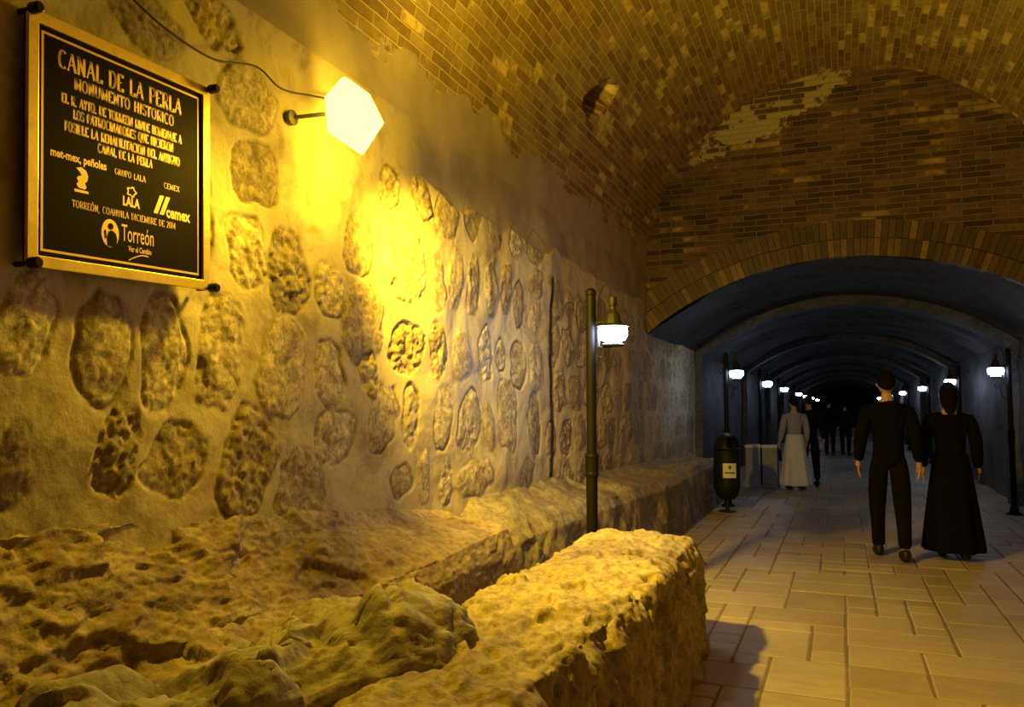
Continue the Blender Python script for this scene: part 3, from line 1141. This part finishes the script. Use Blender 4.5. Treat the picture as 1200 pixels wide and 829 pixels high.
# ------------------------------------------------------------------ flood light and cable
def floodlight():
    c = Vector((-2.10, 3.2, 2.825))
    root = empty('wall_floodlight', (-2.27, 3.0, 2.78), 'glaring yellow floodlight bracketed high on the masonry wall', 'floodlight')
    inv = Vector(root.location)
    # six-sided convex glass; outline traced on its own plane and given real depth
    px = [(404, 96), (385, 118), (388, 155), (424, 177), (446, 141), (430, 112)]
    ctr = Vector(on_plane(415, 137, 0, -2.02))
    view = (Vector((0, 0, CAM_H)) - ctr).normalized()
    side = Vector((0, 0, 1)).cross(view).normalized()
    up = view.cross(side)
    dist = (Vector((0, 0, CAM_H)) - ctr).length
    k = dist * dist / (dist * F_PX) / ((ctr - Vector((0, 0, CAM_H))).normalized().dot(Vector(_f))) ** 0
    ax = Vector((.80, -.50, -.33)).normalized()
    bm = bmesh.new()
    rings = []
    for sc, dpt in ((.80, -.055), (1.0, -.02), (1.0, .015), (.78, .045), (.35, .06)):
        ring = []
        for x, y in px:
            p = ctr + side * ((x - 415) * k * sc) + up * (-(y - 137) * k * sc) + ax * dpt
            ring.append(bm.verts.new(p - inv))
        rings.append(ring)
    for r0, r1 in zip(rings, rings[1:]):
        for q in range(6):
            bm.faces.new((r0[q], r0[(q + 1) % 6], r1[(q + 1) % 6], r1[q]))
    bm.faces.new(rings[0])
    bm.faces.new(rings[-1])
    bm_obj('glass_lens', bm, M_FLOOD, root)
    for nm, ty, en, off in (('flood_beam', 'SPOT', FLOOD_SPOT, .075), ('flood_graze', 'SPOT', FLOOD_GRAZE, .075), ('flood_uplight', 'SPOT', FLOOD_UP, .075), ('flood_back', 'SPOT', FLOOD_BACK, .075), ('flood_spill', 'POINT', FLOOD_POINT, .075)):
        ld = D.lights.new(nm, ty)
        ld.energy = en
        ld.color = FLOOD_COLOR
        ld.shadow_soft_size = .06
        lo = D.objects.new(nm, ld)
        lo.location = ctr + Vector((.52, .62 if nm != 'flood_back' else -.45, -.58)).normalized() * (off + .085) - inv
        if ty == 'SPOT':
            ld.spot_size = math.radians(dict(flood_beam=104, flood_graze=80, flood_uplight=132, flood_back=110)[nm])
            ld.spot_blend = 1.0
            aim = Vector(dict(flood_beam=(.5, 4.4, 0), flood_graze=(-2.15, 6.0, 1.25), flood_uplight=(.1, 5.0, 4.7), flood_back=(-1.9, 1.2, 1.0))[nm]) - ctr
            lo.rotation_euler = aim.to_track_quat('-Z', 'Y').to_euler()
        link(lo, root)
    bm = bmesh.new()
    hb = Vector((-.02, 0, .0))
    hc = ctr - ax * .09 - inv
    q = ax.to_track_quat('Z', 'Y').to_matrix()
    box(bm, hc, (.13, .12, .06), q)
    bm_obj('housing', bm, M_HOUSING, root, bevel=.008)
    bm = bmesh.new()
    tube(bm, [(-.03, .0, 0), hc * .5 + Vector((0, 0, .01)), hc], .010)
    lathe(bm, [(.035, -.045), (.035, -.025), (.012, -.02)], (0, 0, 0), 12, 'x')
    bm_obj('bracket', bm, M_HOUSING, root)


floodlight()


def spline(pts, n=8):
    pts = [Vector(p) for p in pts]
    P_ = [pts[0]] + pts + [pts[-1]]
    out = []
    for i in range(1, len(P_) - 2):
        p0, p1, p2, p3 = P_[i - 1:i + 3]
        for k in range(n):
            t = k / n
            out.append(.5 * ((2 * p1) + (-p0 + p2) * t + (2 * p0 - 5 * p1 + 4 * p2 - p3) * t * t + (-p0 + 3 * p1 - 3 * p2 + p3) * t ** 3))
    out.append(pts[-1])
    return out


bm = bmesh.new()
tube(bm, spline([on_plane(x, y, 0, -2.262) for x, y in ((120, -40), (157, 0), (200, 38), (252, 70), (300, 78), (330, 104), (365, 112), (396, 118))]), .0045, 6)
tag(bm_obj('electric_cable', bm, M_CABLE, smooth=True), 'thin dark cable running over the stones above the plaque to the floodlight', 'cable')


# ------------------------------------------------------------------ lamp posts
def spiral(c, r0, r1, a0, a1, n=18, sx=1):
    return [(c[0] + sx * (r0 + (r1 - r0) * t) * math.cos(a0 + (a1 - a0) * t), c[1], c[2] + (r0 + (r1 - r0) * t) * math.sin(a0 + (a1 - a0) * t)) for t in np.linspace(0, 1, n)]


def lamp_post(loc, label):
    r = empty('lamp_post', loc, label, 'lamp post', 'lamp posts lining both sides of the tunnel')
    bm = bmesh.new()
    lathe(bm, [(.038, 0), (.038, 1.0), (.0335, 1.02), (.0335, 2.22), (.037, 2.225), (.037, 2.25), (.02, 2.27)], n=20)
    bm_obj('pole', bm, M_POLE, r, smooth=False)
    bm = bmesh.new()
    lathe(bm, [(.10, 0), (.10, .02), (.06, .035), (.05, .10), (.041, .12)], n=20)
    bm_obj('base_flange', bm, M_POLE, r)
    bm = bmesh.new()
    lathe(bm, [(.044, .98), (.048, 1.0), (.044, 1.02), (.044, 1.10), (.048, 1.12), (.044, 1.14)], n=20)
    bm_obj('collar', bm, M_POLE, r)
    # lantern side is +x
    bm = bmesh.new()
    tube(bm, [(.03, 0, 2.03), (.15, 0, 2.03)], .008)
    tube(bm, spline([(.05, 0, 2.02), (.05, 0, 2.15), (.075, 0, 2.26), (.115, 0, 2.29), (.145, 0, 2.24)]), .006, 6)
    tube(bm, [(.05, 0, 1.86), (.05, 0, 2.03)], .014)
    tube(bm, [(.05, 0, 1.862), (.15, 0, 1.862)], .006)
    bm_obj('bracket', bm, M_IRON, r)
    bm = bmesh.new()
    tube(bm, spiral((-.145, 0, 2.15), .008, .040, -math.pi, math.pi * 1.1, 22), .0055, 6)
    tube(bm, spline([(-.035, 0, 2.14), (-.075, 0, 2.19), (-.10, 0, 2.16), (-.105, 0, 2.06), (-.085, 0, 1.98), (-.05, 0, 1.98), (-.035, 0, 2.01), (-.06, 0, 2.04)]), .0055, 6)
    tube(bm, spline([(-.035, 0, 2.19), (-.06, 0, 2.125), (-.075, 0, 2.12)]), .005, 6)
    bm_obj('scroll', bm, M_IRON, r)
    bm = bmesh.new()
    tube(bm, spiral((.155, 0, 1.755), .012, .040, math.pi * 2.4, math.pi * .9, 20), .0055, 6)
    tube(bm, spline([(.035, 0, 1.70), (.05, 0, 1.78), (.08, 0, 1.79), (.105, 0, 1.74), (.10, 0, 1.66), (.075, 0, 1.59), (.04, 0, 1.58)]), .0055, 6)
    bm_obj('scroll', bm, M_IRON, r)
    bm = bmesh.new()
    lathe(bm, [(.112, 1.998), (.105, 2.006), (.062, 2.02), (.055, 2.05), (.045, 2.085), (.022, 2.115), (.018, 2.14), (.026, 2.145), (.028, 2.17), (.026, 2.20), (.018, 2.205)], (.155, 0, 0), 16)
    bm_obj('lantern_cap', bm, M_IRON, r)
    bm = bmesh.new()
    lathe(bm, [(.05, 1.895), (.085, 1.91), (.100, 1.935), (.102, 1.965), (.095, 1.99), (.06, 2.006)], (.155, 0, 0), 12)
    bm_obj('lantern_glass', bm, M_LED, r, smooth=True)
    bm = bmesh.new()
    lathe(bm, [(.075, 1.866), (.078, 1.878), (.05, 1.893)], (.155, 0, 0), 16)
    bm_obj('lantern_tray', bm, M_IRON, r)
    return r


def copy_tree(o, parent=None):
    c = o.copy()
    COL.objects.link(c)
    if parent is not None:
        c.parent = parent
    for ch in [x for x in D.objects if x.parent == o]:
        copy_tree(ch, c)
    return c


lamp0 = lamp_post((-1.575, 5.34, 0), 'nearest lamp post, tall dark pole with scrollwork and white lantern behind the low wall')
LEFT = [(12.4, 'left side lamp post standing right behind the litter bin'),
        (17.9, 'second lamp post beyond the litter bin on the left side'),
        (23.5, 'third lamp post beyond the litter bin on the left side'),
        (32.0, 'fourth lamp post beyond the litter bin, small among the far left lights'),
        (38.5, 'fifth lamp post beyond the litter bin, small among the far left lights'),
        (47.0, 'sixth lamp post beyond the litter bin, tiny white light deep in the tunnel'),
        (58.0, 'last and farthest lamp post of the left side row')]
RIGHT = [(12.88, 'nearest right side lamp post, black pole at the right picture edge'),
         (17.93, 'second lamp post on the right side, its lantern above the dark dress'),
         (23.8, 'third lamp post on the right side, just right of the man in dark clothes'),
         (31.0, 'fourth lamp post on the right side, its light beside the man\'s head'),
         (39.0, 'fifth lamp post on the right side, far light left of the man'),
         (49.0, 'last and farthest lamp post of the right side row')]
proto = lamp0
for ch in lamp0.children:
    if ch.name.startswith('lantern_glass'):
        glass0 = ch
for y, lb in LEFT:
    o = copy_tree(proto)
    o.location = (-1.575, y, 0)
    o['label'] = lb
for y, lb in RIGHT:
    o = copy_tree(proto)
    o.location = (2.155, y, 0)
    o.rotation_euler.z = math.pi
    o['label'] = lb


glass0.data = glass0.data.copy()      # the nearest lantern burns brightest
glass0.data.materials[0] = M_LED_NEAR


# ------------------------------------------------------------------ litter bin, pedestals, bench
def litter_bin(loc):
    r = empty('litter_bin', loc, 'dark round litter bin with domed top and white label on a short post', 'litter bin')
    bm = bmesh.new()
    lathe(bm, [(.02, .16), (.10, .18), (.15, .24), (.18, .34), (.18, .82), (.185, .83), (.185, .85), (.17, .85)], n=28)
    bm_obj('bin_body', bm, M_BIN, r, smooth=False)
    # dome with a dark mouth on the path side
    n, mm = 28, 12
    A, B = np.meshgrid(np.linspace(0, 2 * math.pi, n, endpoint=False), np.linspace(0, math.pi / 2 - .02, mm), indexing='ij')
    P = np.stack([.182 * np.cos(A) * np.cos(B), .182 * np.sin(A) * np.cos(B), .86 + .23 * np.sin(B)], -1)
    keep = np.ones((mm - 1, n), bool)
    for j in range(mm - 1):
        for i in range(n):
            a = 2 * math.pi * (i + .5) / n
            da = (a - math.radians(-30) + math.pi) % (2 * math.pi) - math.pi
            if abs(da) < .8 and 1 <= j <= 5:
                keep[j, i] = False
    o = grid_mesh('bin_hood', np.swapaxes(P, 0, 1), M_BIN, r, closed_v=True, keep=keep)
    so = o.modifiers.new('solid', 'SOLIDIFY'); so.thickness = .006
    bm = bmesh.new()
    lathe(bm, [(.03, -.01), (.03, .2)], n=12)
    lathe(bm, [(.12, -.005), (.12, .012)], n=20)
    bm_obj('bin_post', bm, M_IRON, r)
    bm = bmesh.new()
    v = []
    for z in (.48, .68):
        v.append([bm.verts.new((.1825 * math.cos(a), .1825 * math.sin(a), z)) for a in np.linspace(math.radians(-100), math.radians(-40), 9)])
    for k in range(8):
        bm.faces.new((v[0][k], v[0][k + 1], v[1][k + 1], v[1][k]))
    lb = bm_obj('bin_label', bm, M_WHITE, r)
    lb['label'] = 'white label'
    bm = bmesh.new()
    for z0, z1, a0, a1 in ((.60, .65, -76, -64), (.54, .56, -92, -48)):
        v = [[bm.verts.new((.1835 * math.cos(a), .1835 * math.sin(a), z)) for a in np.linspace(math.radians(a0), math.radians(a1), 6)] for z in (z0, z1)]
        for k in range(5):
            bm.faces.new((v[0][k], v[0][k + 1], v[1][k + 1], v[1][k]))
    bm_obj('label_print', bm, M_DARKMARK, lb)


litter_bin((-1.50, 11.75, 0))

for i, (x, lb) in enumerate(((-1.42, 'grey waist-high concrete pedestal nearer the tunnel wall, behind the litter bin'), (-1.13, 'grey waist-high concrete pedestal beside the person in white'))):
    t = empty('pedestal', (x - .08, 15.6, 0), lb, 'pedestal', 'grey pedestals on the left of the tunnel')
    bm = bmesh.new(); box(bm, (0, 0, .36), (.26, .4, .72)); bm_obj('shaft', bm, M_STONEBOX, t, bevel=.01)
    bm = bmesh.new(); box(bm, (0, 0, .745), (.28, .43, .05)); bm_obj('cap', bm, M_BENCH, t, bevel=.01)
    bm = bmesh.new(); box(bm, (0, 0, .03), (.285, .43, .06)); bm_obj('foot', bm, M_STONEBOX, t, bevel=.01)

t = empty('bench', (-.45, 29.5, 0), 'pale long concrete bench across the far end of the lit tunnel', 'bench')
bm = bmesh.new(); box(bm, (0, 0, .42), (2.3, .45, .10)); bm_obj('seat', bm, M_BENCH, t, bevel=.01)
for x in (-.95, 0, .95):
    bm = bmesh.new(); box(bm, (x, 0, .20), (.18, .38, .36)); bm_obj('leg', bm, M_STONEBOX, t, bevel=.01)
bm = bmesh.new(); box(bm, (0, -.05, .04), (2.5, .7, .08)); bm_obj('base', bm, M_BENCH, t, bevel=.01)


# ------------------------------------------------------------------ people
def skin_mesh(name, nodes, edges, sub=2):
    """nodes: {key:(x,y,z,rx,ry)}; returns evaluated mesh data"""
    bm = bmesh.new()
    vv = {}
    sk = bm.verts.layers.skin.verify()
    for i, (k, v) in enumerate(nodes.items()):
        a = bm.verts.new(v[:3])
        a[sk].radius = (v[3], v[4] if len(v) > 4 else v[3])
        a[sk].use_root = (i == 0)
        vv[k] = a
    for a, b in edges:
        bm.edges.new((vv[a], vv[b]))
    me = D.meshes.new(name)
    bm.to_mesh(me)
    bm.free()
    o = D.objects.new(name, me)
    COL.objects.link(o)
    s = o.modifiers.new('skin', 'SKIN')
    s.use_smooth_shade = True
    s.branch_smoothing = .6
    u = o.modifiers.new('sub', 'SUBSURF')
    u.levels = u.render_levels = sub
    bpy.context.view_layer.update()
    dg = bpy.context.evaluated_depsgraph_get()
    out = D.meshes.new_from_object(o.evaluated_get(dg))
    D.objects.remove(o)
    D.meshes.remove(me)
    return out


def head_bm(bm, c, s=1.0, yaw=0.0):
    n, m = 40, 28
    A, B = np.meshgrid(np.linspace(0, 2 * math.pi, n, endpoint=False), np.linspace(.03, math.pi - .03, m), indexing='ij')
    x, y, z = np.cos(A) * np.sin(B), np.sin(A) * np.sin(B), np.cos(B)
    jaw = np.clip(-z, 0, 1)
    X = x * .076 * (1 - .32 * jaw ** 1.5)
    Yy = y * .095 * (1 - .12 * jaw) + np.where(y > 0, -.006, 0) + jaw * .010
    Zz = z * .118
    fr = np.clip(y, 0, 1)
    g = lambda cx, cz, sx, sz: np.exp(-((X - cx) / sx) ** 2 - ((Zz - cz) / sz) ** 2) * (fr > .2)
    Yy = Yy + g(0, -.018, .011, .020) * .024 + g(0, .008, .008, .02) * .010        # nose
    Yy = Yy + g(0, .022, .045, .010) * .006                                        # brow
    Yy = Yy - g(.030, .004, .014, .010) * .012 - g(-.030, .004, .014, .010) * .012  # eye sockets
    Yy = Yy + g(0, -.055, .022, .005) * .007 + g(0, -.066, .020, .005) * .006 - g(0, -.0605, .022, .0022) * .004
    Yy = Yy + g(0, -.095, .022, .014) * .010
    ear = np.exp(-((Yy + .012) / .014) ** 2 - ((Zz + .008) / .026) ** 2) * (np.abs(x) > .8)
    X = X + np.sign(X) * ear * .018
    cr, sr = math.cos(yaw), math.sin(yaw)
    P = np.stack([X * cr - Yy * sr, X * sr + Yy * cr, Zz], -1) * s + np.array(c)
    vs_ = [[bm.verts.new(P[i, j]) for j in range(m)] for i in range(n)]
    for i in range(n):
        for j in range(m - 1):
            bm.faces.new((vs_[i][j], vs_[i][j + 1], vs_[(i + 1) % n][j + 1], vs_[(i + 1) % n][j]))
    bm.faces.new([vs_[i][0] for i in range(n)])
    bm.faces.new([vs_[i][m - 1] for i in range(n)])
    return P


def person(loc, rz, h, skin, top, bottom, hair_m, shoe_m, label, group=None, stride=.18, dress=False, hair_long=False, arm=(0.1, -.1), coarse=.009, top_long=0.0):
    s = h / 1.76
    root = empty('person', loc, label, 'person', group, rz)
    st = stride
    N = {'pel': (0, 0, .96, .125, .095)}
    N['sp'] = (0, .0, 1.12, .125, .095)
    N['ch'] = (0, .01, 1.30, .15, .11)
    N['up'] = (0, 0, 1.42, .095, .075)
    N['nk'] = (0, .01, 1.50, .055, .055)
    N['hd'] = (0, .02, 1.60, .05, .05)
    E = [('pel', 'sp'), ('sp', 'ch'), ('ch', 'up'), ('up', 'nk'), ('nk', 'hd')]
    knee, ank = {}, {}
    for sd, sg, fwd in (('l', -1, st), ('r', 1, -st)):
        N['hp' + sd] = (sg * .09, 0, .88, .078, .078)
        kn = (sg * .10, fwd * .62 + .03, .49)
        an = (sg * .095, fwd - (.05 if fwd < 0 else 0), .085 + (.035 if fwd < 0 else 0))
        knee[sd], ank[sd] = kn, an
        N['kn' + sd] = (*kn, .058, .058)
        N['cf' + sd] = ((kn[0] + an[0]) / 2, (kn[1] + an[1]) / 2 - .015, .34, .054, .054)
        N['an' + sd] = (*an, .036, .036)
        N['to' + sd] = (an[0] * 1.1, an[1] + .13, .035, .034, .028)
        E += [('pel', 'hp' + sd), ('hp' + sd, 'kn' + sd), ('kn' + sd, 'cf' + sd), ('cf' + sd, 'an' + sd), ('an' + sd, 'to' + sd)]
        sw_ = arm[0] if sd == 'l' else arm[1]
        N['sh' + sd] = (sg * .170, 0, 1.40, .044, .044)
        el = (sg * .235, sw_ * .45 - .02, 1.13)
        wr = (sg * .255, sw_ + .06, .90)
        N['el' + sd] = (*el, .043, .043)
        N['fa' + sd] = (el[0] * .6 + wr[0] * .4, el[1] * .6 + wr[1] * .4, el[2] * .6 + wr[2] * .4, .041, .041)
        N['wr' + sd] = (*wr, .027, .024)
        pm = (wr[0], wr[1] + .02, wr[2] - .06)
        N['pm' + sd] = (*pm, .020, .036)
        E += [('up', 'sh' + sd), ('sh' + sd, 'el' + sd), ('el' + sd, 'fa' + sd), ('fa' + sd, 'wr' + sd), ('wr' + sd, 'pm' + sd)]
    S = lambda nd: {k: tuple(c * s for c in v) for k, v in nd.items()}
    body = skin_mesh('body', S(N), E, 1)
    bm = bmesh.new()
    bm.from_mesh(body)
    hc = np.array([0, .025, 1.645]) * s
    head_bm(bm, hc, s)
    for sd, sg in (('l', -1), ('r', 1)):
        pm = N['pm' + sd]
        for k, ln in enumerate((.066, .076, .072, .056)):
            y0 = pm[1] - .030 + k * .0205
            pts = [(pm[0], y0, pm[2] + .0), (pm[0] - sg * .002, y0, pm[2] - .03), (pm[0] - sg * .008, y0 + .004, pm[2] - .03 - ln * .55), (pm[0] - sg * .022, y0 + .006, pm[2] - .03 - ln)]
            tube(bm, [Vector(p) * s for p in pts], [.010 * s, .0095 * s, .0085 * s, .006 * s], 8)
        pts = [(pm[0], pm[1] + .02, pm[2] + .03), (pm[0] - sg * .012, pm[1] + .05, pm[2] - .005), (pm[0] - sg * .02, pm[1] + .058, pm[2] - .04)]
        tube(bm, [Vector(p) * s for p in pts], [.013 * s, .011 * s, .007 * s], 8)
    o = bm_obj('body', bm, skin, root, smooth=True)
    rm = o.modifiers.new('remesh', 'REMESH')
    rm.mode = 'VOXEL'
    rm.voxel_size = coarse * .7
    rm.use_smooth_shade = True

    def cloth(name, keys, mat, grow, extra_edges=None):
        nd = {k: (N[k][0], N[k][1], N[k][2], N[k][3] + grow, N[k][4] + grow) for k in keys}
        return nd

    # upper garment
    keys = ['ch', 'sp', 'pel', 'up'] + [a + b for b in 'lr' for a in ('sh', 'el', 'fa', 'wr')]
    nd = cloth('jacket', keys, top, .022)
    nd['hem'] = (0, 0, .83 - top_long, .178, .142)
    nd['up'] = (0, 0, 1.43, .135, .11)
    nd['col'] = (0, .005, 1.51, .078, .074)
    for b, q in (('l', -1), ('r', 1)):
        nd['sh' + b] = (q * .178, 0, 1.415, .074, .074)
        nd['wr' + b] = (*N['wr' + b][:3], .042, .042)
    ed = [('ch', 'sp'), ('sp', 'pel'), ('pel', 'hem'), ('ch', 'up'), ('up', 'col')] + [e for b in 'lr' for e in (('up', 'sh' + b), ('sh' + b, 'el' + b), ('el' + b, 'fa' + b), ('fa' + b, 'wr' + b))]
    me = skin_mesh('jacket', S(nd), ed, 2)
    me.materials.append(top)
    co = np.zeros(len(me.vertices) * 3); me.vertices.foreach_get('co', co); co = co.reshape(-1, 3)
    co += (fbm(co, 14, 3, 5) * .006)[:, None] * np.array([1, 1, 0])
    me.vertices.foreach_set('co', co.reshape(-1))
    link(D.objects.new('jacket' if not dress else 'blouse', me), root)
    if dress:
        # long skirt: folded cone from waist to hem
        n, m = 72, 26
        A, T_ = np.meshgrid(np.linspace(0, 2 * math.pi, n, endpoint=False), np.linspace(0, 1, m), indexing='ij')
        rx = .15 + .13 * T_ ** .8
        ry = .12 + .15 * T_ ** .8 + abs(st) * .5 * T_
        fold = 1 + .07 * T_ * np.sin(A * 9 + np.sin(A * 2) * 1.5)
        P = np.stack([rx * np.cos(A) * fold, ry * np.sin(A) * fold, 1.05 - (1.05 - .09) * T_], -1) * s
        o = grid_mesh('skirt', np.swapaxes(P, 0, 1), bottom, root, closed_v=True)
        so = o.modifiers.new('solid', 'SOLIDIFY'); so.thickness = .006
    else:
        keys = ['pel'] + [a + b for b in 'lr' for a in ('hp', 'kn', 'cf', 'an')]
        nd = cloth('trousers', keys, bottom, .024)
        nd['wst'] = (0, 0, 1.04, .145, .115)
        ed = [('pel', 'wst')] + [e for b in 'lr' for e in (('pel', 'hp' + b), ('hp' + b, 'kn' + b), ('kn' + b, 'cf' + b), ('cf' + b, 'an' + b))]
        for b in 'lr':
            v = nd['an' + b]; nd['an' + b] = (v[0], v[1], v[2] - .01, .062, .062)
            v = nd['cf' + b]; nd['cf' + b] = (*v[:3], .068, .068)
        me = skin_mesh('trousers', S(nd), ed, 2)
        me.materials.append(bottom)
        link(D.objects.new('trousers', me), root)
    for b in 'lr':
        an = N['an' + b]
        n, m = 20, 12
        A, B = np.meshgrid(np.linspace(0, 2 * math.pi, n, endpoint=False), np.linspace(.05, math.pi - .05, m), indexing='ij')
        P = np.stack([np.cos(A) * np.sin(B) * .05, np.sign(np.sin(A)) * np.abs(np.sin(A)) ** .8 * np.sin(B) * .138, np.cos(B) * .05 + .045], -1)
        P[..., 2] = np.maximum(P[..., 2], .0)
        P[..., 2] += np.where(P[..., 2] > .04, np.clip(-P[..., 1], 0, .1) * .4, 0)
        P = (P + np.array([an[0], an[1] + .055, max(0, an[2] - .085) * .3])) * s
        grid_mesh('shoe', np.swapaxes(P, 0, 1), shoe_m, root, closed_v=True)
    # hair
    n, m = 40, 18
    A, B = np.meshgrid(np.linspace(0, 2 * math.pi, n, endpoint=False), np.linspace(.03, 1.5 if not hair_long else 1.4, m), indexing='ij')
    back = np.clip(-np.sin(A), 0, 1)
    Bx = B * (1 + back * (.55 if not hair_long else .75))
    Bx = B * (1 + back * .42) - np.clip(np.sin(A), 0, 1) * B * .42
    P = np.stack([np.cos(A) * np.sin(Bx) * .084, np.sin(A) * np.sin(Bx) * .104 - .008, np.cos(Bx) * .126 + .004], -1)
    P += (vnoise(P * 90, 4) * .003)[..., None]
    P = P * s + hc
    if hair_long:
        drop = np.clip((B - .9) / .4, 0, 1) * back * .16 * s
        P[..., 2] -= drop
        P[..., 1] -= drop * .15
    o = grid_mesh('hair', np.swapaxes(P, 0, 1), hair_m, root, closed_v=True)
    so = o.modifiers.new('solid', 'SOLIDIFY'); so.thickness = .012 * s; so.offset = -1
    return root


SKIN = simple('skin', (.45, .26, .17), .55)
BLK = simple('black_cloth', (.005, .0045, .005), .95, 0, .02)
BLK2 = simple('charcoal_cloth', (.007, .0065, .007), .95, 0, .02)
HAIR = simple('dark_hair', (.006, .004, .003), .8, 0, .05)
SHOE = simple('dark_leather', (.015, .013, .012), .5)
PALE = simple('pale_cotton', (.55, .54, .52), .85, 0, .2)
PALE2 = simple('grey_cotton', (.24, .25, .28), .85, 0, .2)

person((.42, 8.7, 0), .05, 1.80, SKIN, BLK, BLK2, HAIR, SHOE, 'man in dark jacket and dark trousers walking away down the tunnel', stride=.16, arm=(.12, -.1))
person((.98, 8.95, 0), -.05, 1.69, SKIN, BLK, BLK, HAIR, SHOE, 'long-haired woman in long black dress walking on the right of the dark man', stride=.1, dress=True, hair_long=True, arm=(-.05, .08))
person((-.77, 15.3, 0), .4, 1.64, SKIN, PALE2, PALE, HAIR, SHOE, 'person in grey top and long pale skirt standing beside the pedestals', stride=.05, dress=True, arm=(.05, .02), coarse=.016)
person((-.55, 16.2, 0), .2, 1.68, SKIN, BLK2, BLK2, HAIR, SHOE, 'person in dark clothes standing just behind the one in a pale skirt', stride=.12, arm=(.1, -.1), coarse=.016)
person((-.33, 26.5, 0), 0, 1.72, SKIN, BLK, BLK, HAIR, SHOE, 'far dark figure at the middle of the tunnel, the left one of a pair', stride=.1, coarse=.02)
person((.12, 26.8, 0), 0, 1.62, SKIN, BLK2, BLK, HAIR, SHOE, 'far dark figure at the middle of the tunnel, the right one of a pair', stride=.1, coarse=.02)
